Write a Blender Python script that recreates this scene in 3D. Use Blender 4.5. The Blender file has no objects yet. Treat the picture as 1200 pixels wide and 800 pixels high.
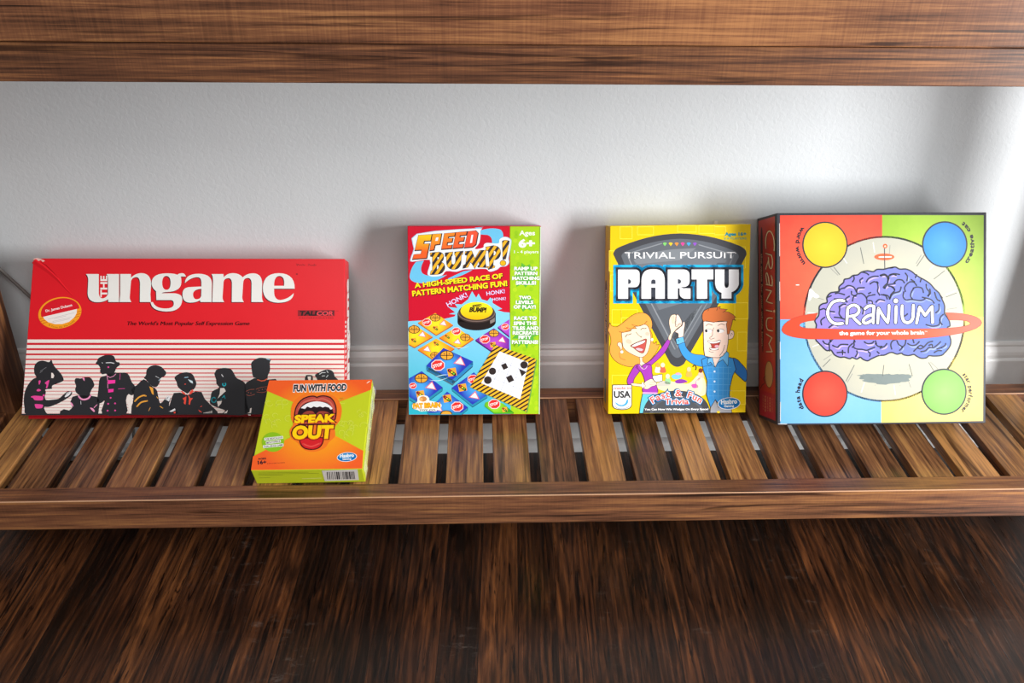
import bpy, math, random, re
from mathutils import Vector, Matrix
from mathutils.geometry import tessellate_polygon

random.seed(7)
scene = bpy.context.scene
COL = scene.collection

# ------------------------------------------------------------------ camera
cam_d = bpy.data.cameras.new('camera')
cam_d.sensor_width = 36.0
cam_d.lens = 36.0 * 1087.7 / 1200.0
cam_d.clip_start = 0.02
cam = bpy.data.objects.new('camera', cam_d)
COL.objects.link(cam)
_r = Vector((0.999405, -0.033037, 0.009902))
_u = Vector((0.007555, 0.489836, 0.871782))
_f = Vector((0.033652, 0.871189, -0.489794))
cam.matrix_world = Matrix(((_r.x, _u.x, -_f.x, 0.1656),
                           (_r.y, _u.y, -_f.y, -0.9150),
                           (_r.z, _u.z, -_f.z, 0.71485),
                           (0, 0, 0, 1)))
scene.camera = cam

# ------------------------------------------------------------------ light
world = bpy.data.worlds.new('room_light')
scene.world = world
world.use_nodes = True
wb = world.node_tree.nodes['Background']
wb.inputs['Color'].default_value = (1.0, 0.965, 0.925, 1)
wb.inputs['Strength'].default_value = 0.20

def area(name, loc, target, sx, sy, watts, color):
    d = bpy.data.lights.new(name, 'AREA')
    d.shape = 'RECTANGLE'; d.size = sx; d.size_y = sy
    d.energy = watts; d.color = color
    o = bpy.data.objects.new(name, d)
    o.location = loc
    o.rotation_euler = (Vector(target) - Vector(loc)).to_track_quat('-Z', 'Y').to_euler()
    COL.objects.link(o)
    return o
# daylight from the window on the right and from the room behind
area('daylight_window', (1.75, -0.95, 0.43), (0.3, 0.2, 0.10), 0.45, 1.05, 54, (1.0, 0.99, 0.985))
area('room_daylight', (0.35, -1.45, 1.75), (0.2, 0.1, 0.1), 1.6, 1.0, 24, (1.0, 0.98, 0.96))

vs = scene.view_settings
scene.display_settings.display_device = 'sRGB'
vs.view_transform = 'Standard'
vs.look = 'None'
vs.gamma = 1.0
vs.use_curve_mapping = False
vs.exposure = 0.0

# ------------------------------------------------------------------ helpers
def lin(c):
    if isinstance(c, str):
        c = c.lstrip('#'); c = [int(c[i:i+2], 16) / 255 for i in (0, 2, 4)]
    return tuple(x / 12.92 if x <= 0.04045 else ((x + 0.055) / 1.055) ** 2.4 for x in c) + (1.0,)

def newmat(name):
    m = bpy.data.materials.new(name); m.use_nodes = True
    nt = m.node_tree
    return m, nt, nt.nodes['Principled BSDF']

def node(nt, kind, **kw):
    n = nt.nodes.new(kind)
    for k, v in kw.items():
        if k in n.inputs.keys(): n.inputs[k].default_value = v
        else: setattr(n, k, v)
    return n

def mathn(nt, op, a, b=None, c=None):
    n = nt.nodes.new('ShaderNodeMath'); n.operation = op
    for i, v in enumerate((a, b, c)):
        if v is None: continue
        if isinstance(v, (int, float)): n.inputs[i].default_value = v
        else: nt.links.new(v, n.inputs[i])
    return n.outputs[0]

def ramp(nt, fac, stops):
    n = nt.nodes.new('ShaderNodeValToRGB')
    el = n.color_ramp.elements
    while len(el) < len(stops): el.new(0.5)
    for e, (p, c) in zip(el, stops):
        e.position = p; e.color = lin(c) if isinstance(c, str) else (c, c, c, 1)
    nt.links.new(fac, n.inputs[0])
    return n.outputs[0]

def mix(nt, kind, fac, a, b):
    n = nt.nodes.new('ShaderNodeMix'); n.data_type = 'RGBA'; n.blend_type = kind
    n.clamp_factor = True
    for i, v in ((0, fac), (6, a), (7, b)):
        if isinstance(v, (int, float)): n.inputs[i].default_value = v
        elif isinstance(v, tuple): n.inputs[i].default_value = v
        else: nt.links.new(v, n.inputs[i])
    return n.outputs[2]

def box_bm(bm, x0, x1, y0, y1, z0, z1, bev=0.0):
    import bmesh
    vs_ = [bm.verts.new(p) for p in ((x0,y0,z0),(x1,y0,z0),(x1,y1,z0),(x0,y1,z0),(x0,y0,z1),(x1,y0,z1),(x1,y1,z1),(x0,y1,z1))]
    fs = [bm.faces.new([vs_[i] for i in f]) for f in ((3,2,1,0),(4,5,6,7),(0,1,5,4),(1,2,6,5),(2,3,7,6),(3,0,4,7))]
    if bev:
        es = list({e for f in fs for e in f.edges})
        bmesh.ops.bevel(bm, geom=es, offset=bev, segments=2, affect='EDGES', profile=0.5)

def link(name, me, parent=None, mats=()):
    o = bpy.data.objects.new(name, me); COL.objects.link(o)
    for m in mats: me.materials.append(m)
    if parent is not None: o.parent = parent
    return o

def box_obj(name, b, mat, parent=None, bev=0.0008, loc=(0, 0, 0)):
    import bmesh
    bm = bmesh.new(); box_bm(bm, *b, bev)
    me = bpy.data.meshes.new(name); bm.to_mesh(me); bm.free()
    o = link(name, me, parent, (mat,)); o.location = loc
    return o

def profile_obj(name, pts, x0, x1, mat, parent=None):
    """a moulding: profile pts (y, z) swept along x"""
    n = len(pts)
    v = [(x0, y, z) for y, z in pts] + [(x1, y, z) for y, z in pts]
    f = [(i, (i + 1) % n, n + (i + 1) % n, n + i) for i in range(n)] + [tuple(range(n))[::-1], tuple(range(n, 2 * n))]
    me = bpy.data.meshes.new(name); me.from_pydata(v, [], f); me.update()
    import bmesh
    bm = bmesh.new(); bm.from_mesh(me); bmesh.ops.recalc_face_normals(bm, faces=bm.faces); bm.to_mesh(me); bm.free()
    return link(name, me, parent, (mat,))

def tag(o, label=None, cat=None, group=None, kind=None):
    for k, v in (('label', label), ('category', cat), ('group', group), ('kind', kind)):
        if v: o[k] = v
    return o

def empty(name, label, cat, M=None):
    o = bpy.data.objects.new(name, None); COL.objects.link(o)
    o.empty_display_size = 0.02
    if M is not None: o.matrix_world = M
    return tag(o, label, cat)

# ------------------------------------------------------------------ wood and walls
def wood(name, axis, dark, mid, light, rough=0.42, fine=1.0, blot=1.0, cross=0.0, vary=0.35):
    """rustic walnut laminate; axis = direction the grain runs in"""
    m, nt, bs = newmat(name)
    tc = node(nt, 'ShaderNodeTexCoord')
    oi = node(nt, 'ShaderNodeObjectInfo')
    off = nt.nodes.new('ShaderNodeVectorMath'); off.operation = 'SCALE'
    cmb = nt.nodes.new('ShaderNodeCombineXYZ')
    r = oi.outputs['Random']
    for i, k in enumerate((13.1, 47.7, 29.3)):
        nt.links.new(mathn(nt, 'MULTIPLY', r, k), cmb.inputs[i])
    add = nt.nodes.new('ShaderNodeVectorMath'); add.operation = 'ADD'
    nt.links.new(tc.outputs['Object'], add.inputs[0]); nt.links.new(cmb.outputs[0], add.inputs[1])
    def mapped(long, across):
        mp = nt.nodes.new('ShaderNodeMapping')
        s = [across] * 3; s['xyz'.index(axis)] = long
        mp.inputs['Scale'].default_value = s
        nt.links.new(add.outputs[0], mp.inputs[0])
        return mp.outputs[0]
    def noise(vec, scale, detail=6, rough_=0.6, dist=0.0):
        n = node(nt, 'ShaderNodeTexNoise', Scale=scale, Detail=detail, Roughness=rough_, Distortion=dist)
        nt.links.new(vec, n.inputs['Vector']); return n.outputs['Fac']
    grain = noise(mapped(1.3, 48.0 * fine), 3.2, 5, 0.62, 0.8)
    broad = noise(mapped(1.8, 17.0), 1.8 * blot, 3, 0.5, 1.2)
    finest = noise(mapped(4.0, 118.0 * fine), 3.2, 4, 0.68, 0.15)
    g = mathn(nt, 'ADD', mathn(nt, 'MULTIPLY', grain, 0.38), mathn(nt, 'MULTIPLY', finest, 0.36))
    g = mathn(nt, 'ADD', g, mathn(nt, 'MULTIPLY', broad, 0.26))
    if cross:
        mp = nt.nodes.new('ShaderNodeMapping')
        s = [8.0, 8.0, 8.0]; s['xyz'.index(axis)] = 430.0
        mp.inputs['Scale'].default_value = s
        nt.links.new(add.outputs[0], mp.inputs[0])
        cr = noise(mp.outputs[0], 1.2, 3, 0.6, 0.1)
        g = mathn(nt, 'ADD', g, mathn(nt, 'MULTIPLY', mathn(nt, 'SUBTRACT', cr, 0.5), cross))
    shift = mathn(nt, 'MULTIPLY', mathn(nt, 'SUBTRACT', r, 0.5), vary * 0.2)
    g = mathn(nt, 'ADD', g, shift)
    colr = ramp(nt, g, [(0.375, dark), (0.50, mid), (0.63, light)])
    # thin dark figure lines
    st = noise(mapped(1.3, 46.0), 2.2, 3, 0.55, 1.0)
    stm = ramp(nt, st, [(0.34, 0.8), (0.42, 0.0)])
    colr = mix(nt, 'MULTIPLY', stm, colr, lin('5a463c'))
    # reddish / yellow tone drift
    td = noise(mapped(2.0, 9.0), 1.3, 2, 0.5, 0.5)
    colr = mix(nt, 'OVERLAY', 0.3, colr, ramp(nt, td, [(0.35, '8a5c50'), (0.65, '927c50')]))
    nt.links.new(colr, bs.inputs['Base Color'])
    bs.inputs['Roughness'].default_value = rough
    bp = node(nt, 'ShaderNodeBump', Strength=0.25, Distance=0.0006)
    nt.links.new(g, bp.inputs['Height']); nt.links.new(bp.outputs[0], bs.inputs['Normal'])
    return m

def wall_paint():
    m, nt, bs = newmat('wall_paint')
    tc = node(nt, 'ShaderNodeTexCoord')
    n1 = node(nt, 'ShaderNodeTexNoise', Scale=170.0, Detail=3.0, Roughness=0.55, Distortion=0.6)
    n2 = node(nt, 'ShaderNodeTexNoise', Scale=5.0, Detail=3.0, Roughness=0.5)
    for n in (n1, n2): nt.links.new(tc.outputs['Object'], n.inputs['Vector'])
    nt.links.new(ramp(nt, n2.outputs[0], [(0.3, 'cfd4d7'), (0.7, 'd4d9dc')]), bs.inputs['Base Color'])
    bs.inputs['Roughness'].default_value = 0.5
    h = mathn(nt, 'ADD', n1.outputs[0], mathn(nt, 'MULTIPLY', n2.outputs[0], 4.0))
    bp = node(nt, 'ShaderNodeBump', Strength=0.3, Distance=0.0010)
    nt.links.new(h, bp.inputs['Height']); nt.links.new(bp.outputs[0], bs.inputs['Normal'])
    return m

def trim_paint():
    m, nt, bs = newmat('trim_paint')
    tc = node(nt, 'ShaderNodeTexCoord')
    n2 = node(nt, 'ShaderNodeTexNoise', Scale=60.0, Detail=3.0)
    nt.links.new(tc.outputs['Object'], n2.inputs['Vector'])
    nt.links.new(ramp(nt, n2.outputs[0], [(0.3, 'dcdddd'), (0.7, 'e2e3e3')]), bs.inputs['Base Color'])
    bs.inputs['Roughness'].default_value = 0.35
    return m

def oak_floor():
    m, nt, bs = newmat('stained_oak_floor')
    tc = node(nt, 'ShaderNodeTexCoord')
    mp = nt.nodes.new('ShaderNodeMapping')
    mp.inputs['Rotation'].default_value = (0, 0, math.radians(90 + 2.0))
    mp.inputs['Location'].default_value = (0.13, 0.021, 0)
    nt.links.new(tc.outputs['Object'], mp.inputs[0])
    br = node(nt, 'ShaderNodeTexBrick', offset=0.37, offset_frequency=2, squash=1.0)
    for k, v in (('Color1', (0, 0, 0, 1)), ('Color2', (1, 1, 1, 1)), ('Mortar', (0.5, 0.5, 0.5, 1)), ('Scale', 1.0),
                 ('Mortar Size', 0.0005), ('Mortar Smooth', 0.3), ('Bias', 0.0), ('Brick Width', 0.52), ('Row Height', 0.0465)):
        br.inputs[k].default_value = v
    nt.links.new(mp.outputs[0], br.inputs['Vector'])
    sep = nt.nodes.new('ShaderNodeSeparateColor'); nt.links.new(br.outputs['Color'], sep.inputs[0])
    rnd = sep.outputs[0]
    cmb = nt.nodes.new('ShaderNodeCombineXYZ')
    for i, k in enumerate((5.7, 31.0, 17.0)): nt.links.new(mathn(nt, 'MULTIPLY', rnd, k), cmb.inputs[i])
    add = nt.nodes.new('ShaderNodeVectorMath'); add.operation = 'ADD'
    nt.links.new(mp.outputs[0], add.inputs[0]); nt.links.new(cmb.outputs[0], add.inputs[1])
    def noise(sx, sy, scale, detail, rough_, dist):
        q = nt.nodes.new('ShaderNodeMapping'); q.inputs['Scale'].default_value = (sx, sy, 1)
        nt.links.new(add.outputs[0], q.inputs[0])
        n = node(nt, 'ShaderNodeTexNoise', Scale=scale, Detail=detail, Roughness=rough_, Distortion=dist)
        nt.links.new(q.outputs[0], n.inputs['Vector']); return n.outputs['Fac']
    fig = noise(2.6, 22.0, 1.8, 4, 0.55, 2.6)
    fine = noise(9.0, 230.0, 1.6, 4, 0.62, 0.5)
    tone = noise(1.5, 9.0, 1.0, 2, 0.5, 0.4)
    wq = nt.nodes.new('ShaderNodeMapping'); wq.inputs['Scale'].default_value = (0.10, 1, 1)
    nt.links.new(add.outputs[0], wq.inputs[0])
    wv = node(nt, 'ShaderNodeTexWave', wave_type='BANDS', bands_direction='Y', wave_profile='SIN')
    for k, v in (('Scale', 36.0), ('Distortion', 9.0), ('Detail', 3.0), ('Detail Scale', 1.3), ('Detail Roughness', 0.6)): wv.inputs[k].default_value = v
    nt.links.new(wq.outputs[0], wv.inputs['Vector'])
    g = mathn(nt, 'ADD', mathn(nt, 'MULTIPLY', fig, 0.50), mathn(nt, 'MULTIPLY', fine, 0.28))
    g = mathn(nt, 'ADD', g, mathn(nt, 'MULTIPLY', mathn(nt, 'SUBTRACT', wv.outputs['Fac'], 0.2), 0.075))
    g = mathn(nt, 'ADD', g, mathn(nt, 'MULTIPLY', tone, 0.13))
    g = mathn(nt, 'ADD', g, mathn(nt, 'MULTIPLY', mathn(nt, 'SUBTRACT', rnd, 0.5), 0.15))
    c = ramp(nt, g, [(0.37, '1a100a'), (0.48, '3a2315'), (0.58, '5e3a22'), (0.71, '8c5a34')])
    pores = ramp(nt, noise(3.0, 50.0, 1.8, 4, 0.62, 2.8), [(0.37, 0.9), (0.43, 0.0)])
    c = mix(nt, 'MULTIPLY', pores, c, lin('2c211c'))
    c = mix(nt, 'MULTIPLY', 0.5, c, ramp(nt, tone, [(0.35, 'b08878'), (0.65, 'c8b090')]))
    gap = mathn(nt, 'SUBTRACT', 1.0, br.outputs['Fac'])
    c = mix(nt, 'MIX', br.outputs['Fac'], c, lin('1a110c'))
    # scuffs and fine scratches
    sc = noise(60.0, 20.0, 1.5, 6, 0.8, 0.2)
    big = noise(3.0, 3.0, 1.6, 3, 0.6, 0.4)
    scm = mathn(nt, 'MULTIPLY', ramp(nt, sc, [(0.56, 0.0), (0.75, 0.4)]), ramp(nt, big, [(0.52, 0.0), (0.68, 1.0)]))
    c = mix(nt, 'MIX', scm, c, lin('8d8078'))
    nt.links.new(c, bs.inputs['Base Color'])
    nt.links.new(ramp(nt, fine, [(0.3, 0.40), (0.7, 0.25)]), bs.inputs['Roughness'])
    h = mathn(nt, 'ADD', mathn(nt, 'MULTIPLY', fine, 0.6), mathn(nt, 'MULTIPLY', gap, 1.2))
    bp = node(nt, 'ShaderNodeBump', Strength=0.35, Distance=0.0008)
    nt.links.new(h, bp.inputs['Height']); nt.links.new(bp.outputs[0], bs.inputs['Normal'])
    return m

W_SLAT = wood('slat_wood', 'y', '3c271c', '8a6242', 'c8985c', 0.30, 0.85, 1.0, 0.0, 0.95)
W_RAIL = wood('rail_wood', 'x', '3a251b', '7a523a', 'ac7b4c', 0.34, 1.0, 0.8, 0.06, 0.1)
W_TOP = wood('top_wood', 'x', '432a1e', '7a5138', 'ae7e52', 0.30, 1.25, 0.6, 0.13, 0.1)
W_APRON = wood('apron_wood', 'x', '33211a', '6a4631', 'a07048', 0.34, 1.25, 0.7, 0.10, 0.1)
W_LEG = wood('leg_wood', 'z', '3a241a', '6e4830', 'a07044', 0.42, 0.9, 0.8, 0.0, 0.1)
M_WALL, M_TRIM, M_FLOOR = wall_paint(), trim_paint(), oak_floor()

# ------------------------------------------------------------------ the room
FZ, WY = -0.1253, 0.2588
tag(box_obj('floor', (-2.2, 2.8, -2.6, WY + 0.1, FZ - 0.03, FZ), M_FLOOR, None, 0), kind='structure')
tag(box_obj('wall_back', (-2.2, 2.8, WY, WY + 0.1, FZ, 2.3), M_WALL, None, 0), kind='structure')
bw = WY - 0.0002
prof = [(bw, FZ), (WY - 0.0135, FZ), (WY - 0.0135, FZ + 0.148), (WY - 0.0120, FZ + 0.1505), (WY - 0.0105, FZ + 0.1515),
        (WY - 0.0105, FZ + 0.156), (WY - 0.0095, FZ + 0.161), (WY - 0.0065, FZ + 0.166), (WY - 0.0052, FZ + 0.168),
        (WY - 0.0052, FZ + 0.1715), (WY - 0.0035, FZ + 0.1745), (bw, FZ + 0.1755)]
tag(profile_obj('baseboard_back', prof, -2.2, 2.8, M_TRIM), kind='structure')
sh = [(WY - 0.0137, FZ), (WY - 0.0137, FZ + 0.0175)] + [(WY - 0.0137 - 0.0115 * math.sin(a), FZ + 0.006 + 0.0115 * math.cos(a)) for a in [i * math.pi / 12 for i in range(1, 7)]] + [(WY - 0.0252, FZ)]
tag(profile_obj('trim_1', sh, -2.2, 2.8, M_TRIM), kind='structure')

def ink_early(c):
    m, nt, bs = newmat('edge_highlight'); bs.inputs['Base Color'].default_value = lin(c); bs.inputs['Roughness'].default_value = .4
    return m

# ------------------------------------------------------------------ console table with slatted shelf
X0, PT, SW, DP, RB, RH = -0.4716, 0.05926, 0.0466, 0.1904, 0.02645, 0.0419
NS = 24
XL, XR = X0 - 0.0006, X0 + (NS - 1) * PT + SW + 0.034
YF, YB = -RB, DP + RB
table = empty('console_table', 'dark brown rustic wood console table with a slatted lower shelf along the white wall', 'table',
              Matrix.Translation(((XL + XR) / 2, (YF + YB) / 2, FZ)))
TI = table.matrix_world.inverted()
def tpart(name, b, mat, bev=0.0010):
    x0, x1, y0, y1, z0, z1 = b
    c = Vector(((x0 + x1) / 2, (y0 + y1) / 2, (z0 + z1) / 2))
    o = box_obj(name, (x0 - c.x, x1 - c.x, y0 - c.y, y1 - c.y, z0 - c.z, z1 - c.z), mat, table, bev)
    o.location = TI @ c
    return o
LW = 0.05
for nm, (y0, y1) in (('front', (YF, YF + LW)), ('back', (YB - LW, YB))):
    tpart('leg', (XL - LW, XL, y0, y1, FZ, 0.496), W_LEG, 0.0015)
    tpart('leg', (XR, XR + LW, y0, y1, FZ, 0.496), W_LEG, 0.0015)
tpart('shelf_rail', (XL, XR, YF, 0.0, -RH, 0.0012), W_RAIL)
tpart('shelf_rail', (XL, XR, DP, YB, -RH, 0.0012), W_RAIL)
tpart('side_rail', (XL - 0.034, XL - 0.012, YF + LW, YB - LW, -RH, 0.0012), W_LEG)
tpart('side_rail', (XR + 0.012, XR + 0.034, YF + LW, YB - LW, -RH, 0.0012), W_LEG)
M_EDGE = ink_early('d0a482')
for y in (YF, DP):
    tpart('edge_highlight', (XL, XR, y - 0.0003, y + 0.0007, 0.0006, 0.0016), M_EDGE, 0.0)  # pale strips added to paint in the highlight along the worn rail edges
slat0 = tpart('slat', (X0, X0 + SW, 0.0003, DP - 0.0003, -0.0130, 0.0), W_SLAT, 0.0009)
for k in range(1, NS):
    s = slat0.copy(); COL.objects.link(s); s.parent = table
    s.location = slat0.location + Vector((k * PT, 0, 0))
# the top sits a hair out of level: lower at its right end
apron = tpart('apron', (XL - LW, XR + LW, YF, YF + 0.02, 0.4955, 0.5319), W_APRON)
back_apron = tpart('apron', (XL - LW, XR + LW, YB - 0.02, YB, 0.4955, 0.533), W_RAIL)
for x in (XL - LW, XR + LW - 0.02):
    tpart('apron', (x, x + 0.02, YF + 0.02, YB - 0.02, 0.4965, 0.5325), W_LEG)
top = tpart('tabletop', (XL - LW - 0.012, XR + LW + 0.012, YF - 0.0050, YB + 0.008, 0.533, 0.588), W_TOP, 0.0015)
for o in (apron, back_apron, top):
    o.rotation_euler.y = 0.0035

# ------------------------------------------------------------------ printed board and card
_pm = {}
def ink(c, rough=0.34):
    """plain printed colour"""
    key = (c, rough)
    if key not in _pm:
        m, nt, bs = newmat('print_' + c)
        bs.inputs['Base Color'].default_value = lin(c)
        bs.inputs['Roughness'].default_value = rough
        bs.inputs['Specular IOR Level'].default_value = 0.22
        _pm[key] = m
    return _pm[key]

def ink_grad(c0, c1, d, a, b, mottle=0.0, rough=0.34, mid=None):
    """printed colour fade; d = direction in the cover's own x,z metres, from a to b"""
    m, nt, bs = newmat('print_fade')
    tc = node(nt, 'ShaderNodeTexCoord')
    s = nt.nodes.new('ShaderNodeSeparateXYZ'); nt.links.new(tc.outputs['Object'], s.inputs[0])
    t = mathn(nt, 'ADD', mathn(nt, 'MULTIPLY', s.outputs[0], d[0]), mathn(nt, 'MULTIPLY', s.outputs[2], d[1]))
    t = mathn(nt, 'DIVIDE', mathn(nt, 'SUBTRACT', t, a), b - a)
    if mottle:
        n = node(nt, 'ShaderNodeTexNoise', Scale=55.0, Detail=5.0, Roughness=0.65)
        nt.links.new(tc.outputs['Object'], n.inputs['Vector'])
        t = mathn(nt, 'ADD', t, mathn(nt, 'MULTIPLY', mathn(nt, 'SUBTRACT', n.outputs[0], 0.5), mottle))
    st = [(0.0, c0), (1.0, c1)] if mid is None else [(0.0, c0), (0.5, mid), (1.0, c1)]
    nt.links.new(ramp(nt, t, st), bs.inputs['Base Color'])
    bs.inputs['Roughness'].default_value = rough
    bs.inputs['Specular IOR Level'].default_value = 0.22
    return m

def ink_radial(c0, c1, cx, cz, r0, r1, mottle=0.0):
    m, nt, bs = newmat('print_fade')
    tc = node(nt, 'ShaderNodeTexCoord')
    s = nt.nodes.new('ShaderNodeSeparateXYZ'); nt.links.new(tc.outputs['Object'], s.inputs[0])
    dx = mathn(nt, 'SUBTRACT', s.outputs[0], cx); dz = mathn(nt, 'SUBTRACT', s.outputs[2], cz)
    t = mathn(nt, 'SQRT', mathn(nt, 'ADD', mathn(nt, 'MULTIPLY', dx, dx), mathn(nt, 'MULTIPLY', dz, dz)))
    t = mathn(nt, 'DIVIDE', mathn(nt, 'SUBTRACT', t, r0), r1 - r0)
    if mottle:
        n = node(nt, 'ShaderNodeTexNoise', Scale=45.0, Detail=5.0, Roughness=0.65)
        nt.links.new(tc.outputs['Object'], n.inputs['Vector'])
        t = mathn(nt, 'ADD', t, mathn(nt, 'MULTIPLY', mathn(nt, 'SUBTRACT', n.outputs[0], 0.5), mottle))
    nt.links.new(ramp(nt, t, [(0.0, c0), (1.0, c1)]), bs.inputs['Base Color'])
    bs.inputs['Roughness'].default_value = 0.34
    bs.inputs['Specular IOR Level'].default_value = 0.22
    return m

def ink_stripe(c0, c1, d, period, duty=0.5):
    m, nt, bs = newmat('print_stripes')
    tc = node(nt, 'ShaderNodeTexCoord')
    s = nt.nodes.new('ShaderNodeSeparateXYZ'); nt.links.new(tc.outputs['Object'], s.inputs[0])
    L = math.hypot(*d)
    t = mathn(nt, 'ADD', mathn(nt, 'MULTIPLY', s.outputs[0], d[0] / L), mathn(nt, 'MULTIPLY', s.outputs[2], d[1] / L))
    t = mathn(nt, 'FRACT', mathn(nt, 'ADD', mathn(nt, 'DIVIDE', t, period), 50.0))
    t = mathn(nt, 'GREATER_THAN', t, duty)
    nt.links.new(mix(nt, 'MIX', t, lin(c0), lin(c1)), bs.inputs['Base Color'])
    bs.inputs['Roughness'].default_value = 0.34
    return m

def homography(src, dst):
    A = []
    for (x, y), (u, v) in zip(src, dst):
        A.append([x, y, 1, 0, 0, 0, -u * x, -u * y, u]); A.append([0, 0, 0, x, y, 1, -v * x, -v * y, v])
    n = 8
    for i in range(n):
        p = max(range(i, n), key=lambda r: abs(A[r][i])); A[i], A[p] = A[p], A[i]
        for r in range(n):
            if r != i:
                f = A[r][i] / A[i][i]
                for c in range(i, 9): A[r][c] -= f * A[i][c]
    h = [A[i][8] / A[i][i] for i in range(n)] + [1.0]
    return h

_fc = {}
def font_polys(s, offset=0.0, res=3):
    key = (s, round(offset, 4), res)
    if key not in _fc:
        cu = bpy.data.curves.new('lettering', 'FONT')
        cu.body = s; cu.size = 1.0; cu.offset = offset; cu.resolution_u = res; cu.fill_mode = 'FRONT'
        ob = bpy.data.objects.new('lettering', cu)
        me = bpy.data.meshes.new_from_object(ob)
        v = [(p.co.x, p.co.y) for p in me.vertices]; f = [tuple(p.vertices) for p in me.polygons]
        bpy.data.objects.remove(ob); bpy.data.curves.remove(cu); bpy.data.meshes.remove(me)
        _fc[key] = (v, f)
    return _fc[key]

def catmull(pts, closed=False, n=5):
    P = [Vector(p) for p in pts]
    N = len(P); out = []
    if N < 3: return [tuple(p) for p in P]
    for i in range(N if closed else N - 1):
        if closed: a, b, c, d = P[(i - 1) % N], P[i], P[(i + 1) % N], P[(i + 2) % N]
        else: a, b, c, d = P[max(i - 1, 0)], P[i], P[i + 1], P[min(i + 2, N - 1)]
        for k in range(n):
            t = k / n
            q = 0.5 * ((2 * b) + (c - a) * t + (2 * a - 5 * b + 4 * c - d) * t * t + (3 * b - a - 3 * c + d) * t ** 3)
            out.append((q.x, q.y))
    if not closed: out.append(tuple(P[-1]))
    return out

def svg(path, n=7):
    """M L H V Q C Z with absolute coordinates -> list of loops"""
    tok = re.findall(r'[MLHVQCZ]|-?\d+\.?\d*', path)
    loops = []; cur = None; i = 0; cmd = None
    x = y = 0.0
    def num():
        nonlocal i
        v = float(tok[i]); i += 1; return v
    while i < len(tok):
        if tok[i] in 'MLHVQCZ': cmd = tok[i]; i += 1
        if cmd == 'Z': cur = None; continue
        if cmd == 'M': x, y = num(), num(); cur = [(x, y)]; loops.append(cur); cmd = 'L'
        elif cmd == 'L': x, y = num(), num(); cur.append((x, y))
        elif cmd == 'H': x = num(); cur.append((x, y))
        elif cmd == 'V': y = num(); cur.append((x, y))
        elif cmd == 'Q':
            a, b, c, d = num(), num(), num(), num()
            for k in range(1, n + 1):
                t = k / n; cur.append(((1-t)**2*x + 2*t*(1-t)*a + t*t*c, (1-t)**2*y + 2*t*(1-t)*b + t*t*d))
            x, y = c, d
        elif cmd == 'C':
            a, b, c, d, e, f = (num() for _ in range(6))
            for k in range(1, n + 1):
                t = k / n; s = 1 - t
                cur.append((s**3*x + 3*s*s*t*a + 3*s*t*t*c + t**3*e, s**3*y + 3*s*s*t*b + 3*s*t*t*d + t**3*f))
            x, y = e, f
    return loops

def clean(loop):
    out = []
    for p in loop:
        if not out or (abs(p[0] - out[-1][0]) + abs(p[1] - out[-1][1])) > 1e-4: out.append(p)
    if len(out) > 1 and abs(out[0][0] - out[-1][0]) + abs(out[0][1] - out[-1][1]) < 1e-4: out.pop()
    return out

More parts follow.
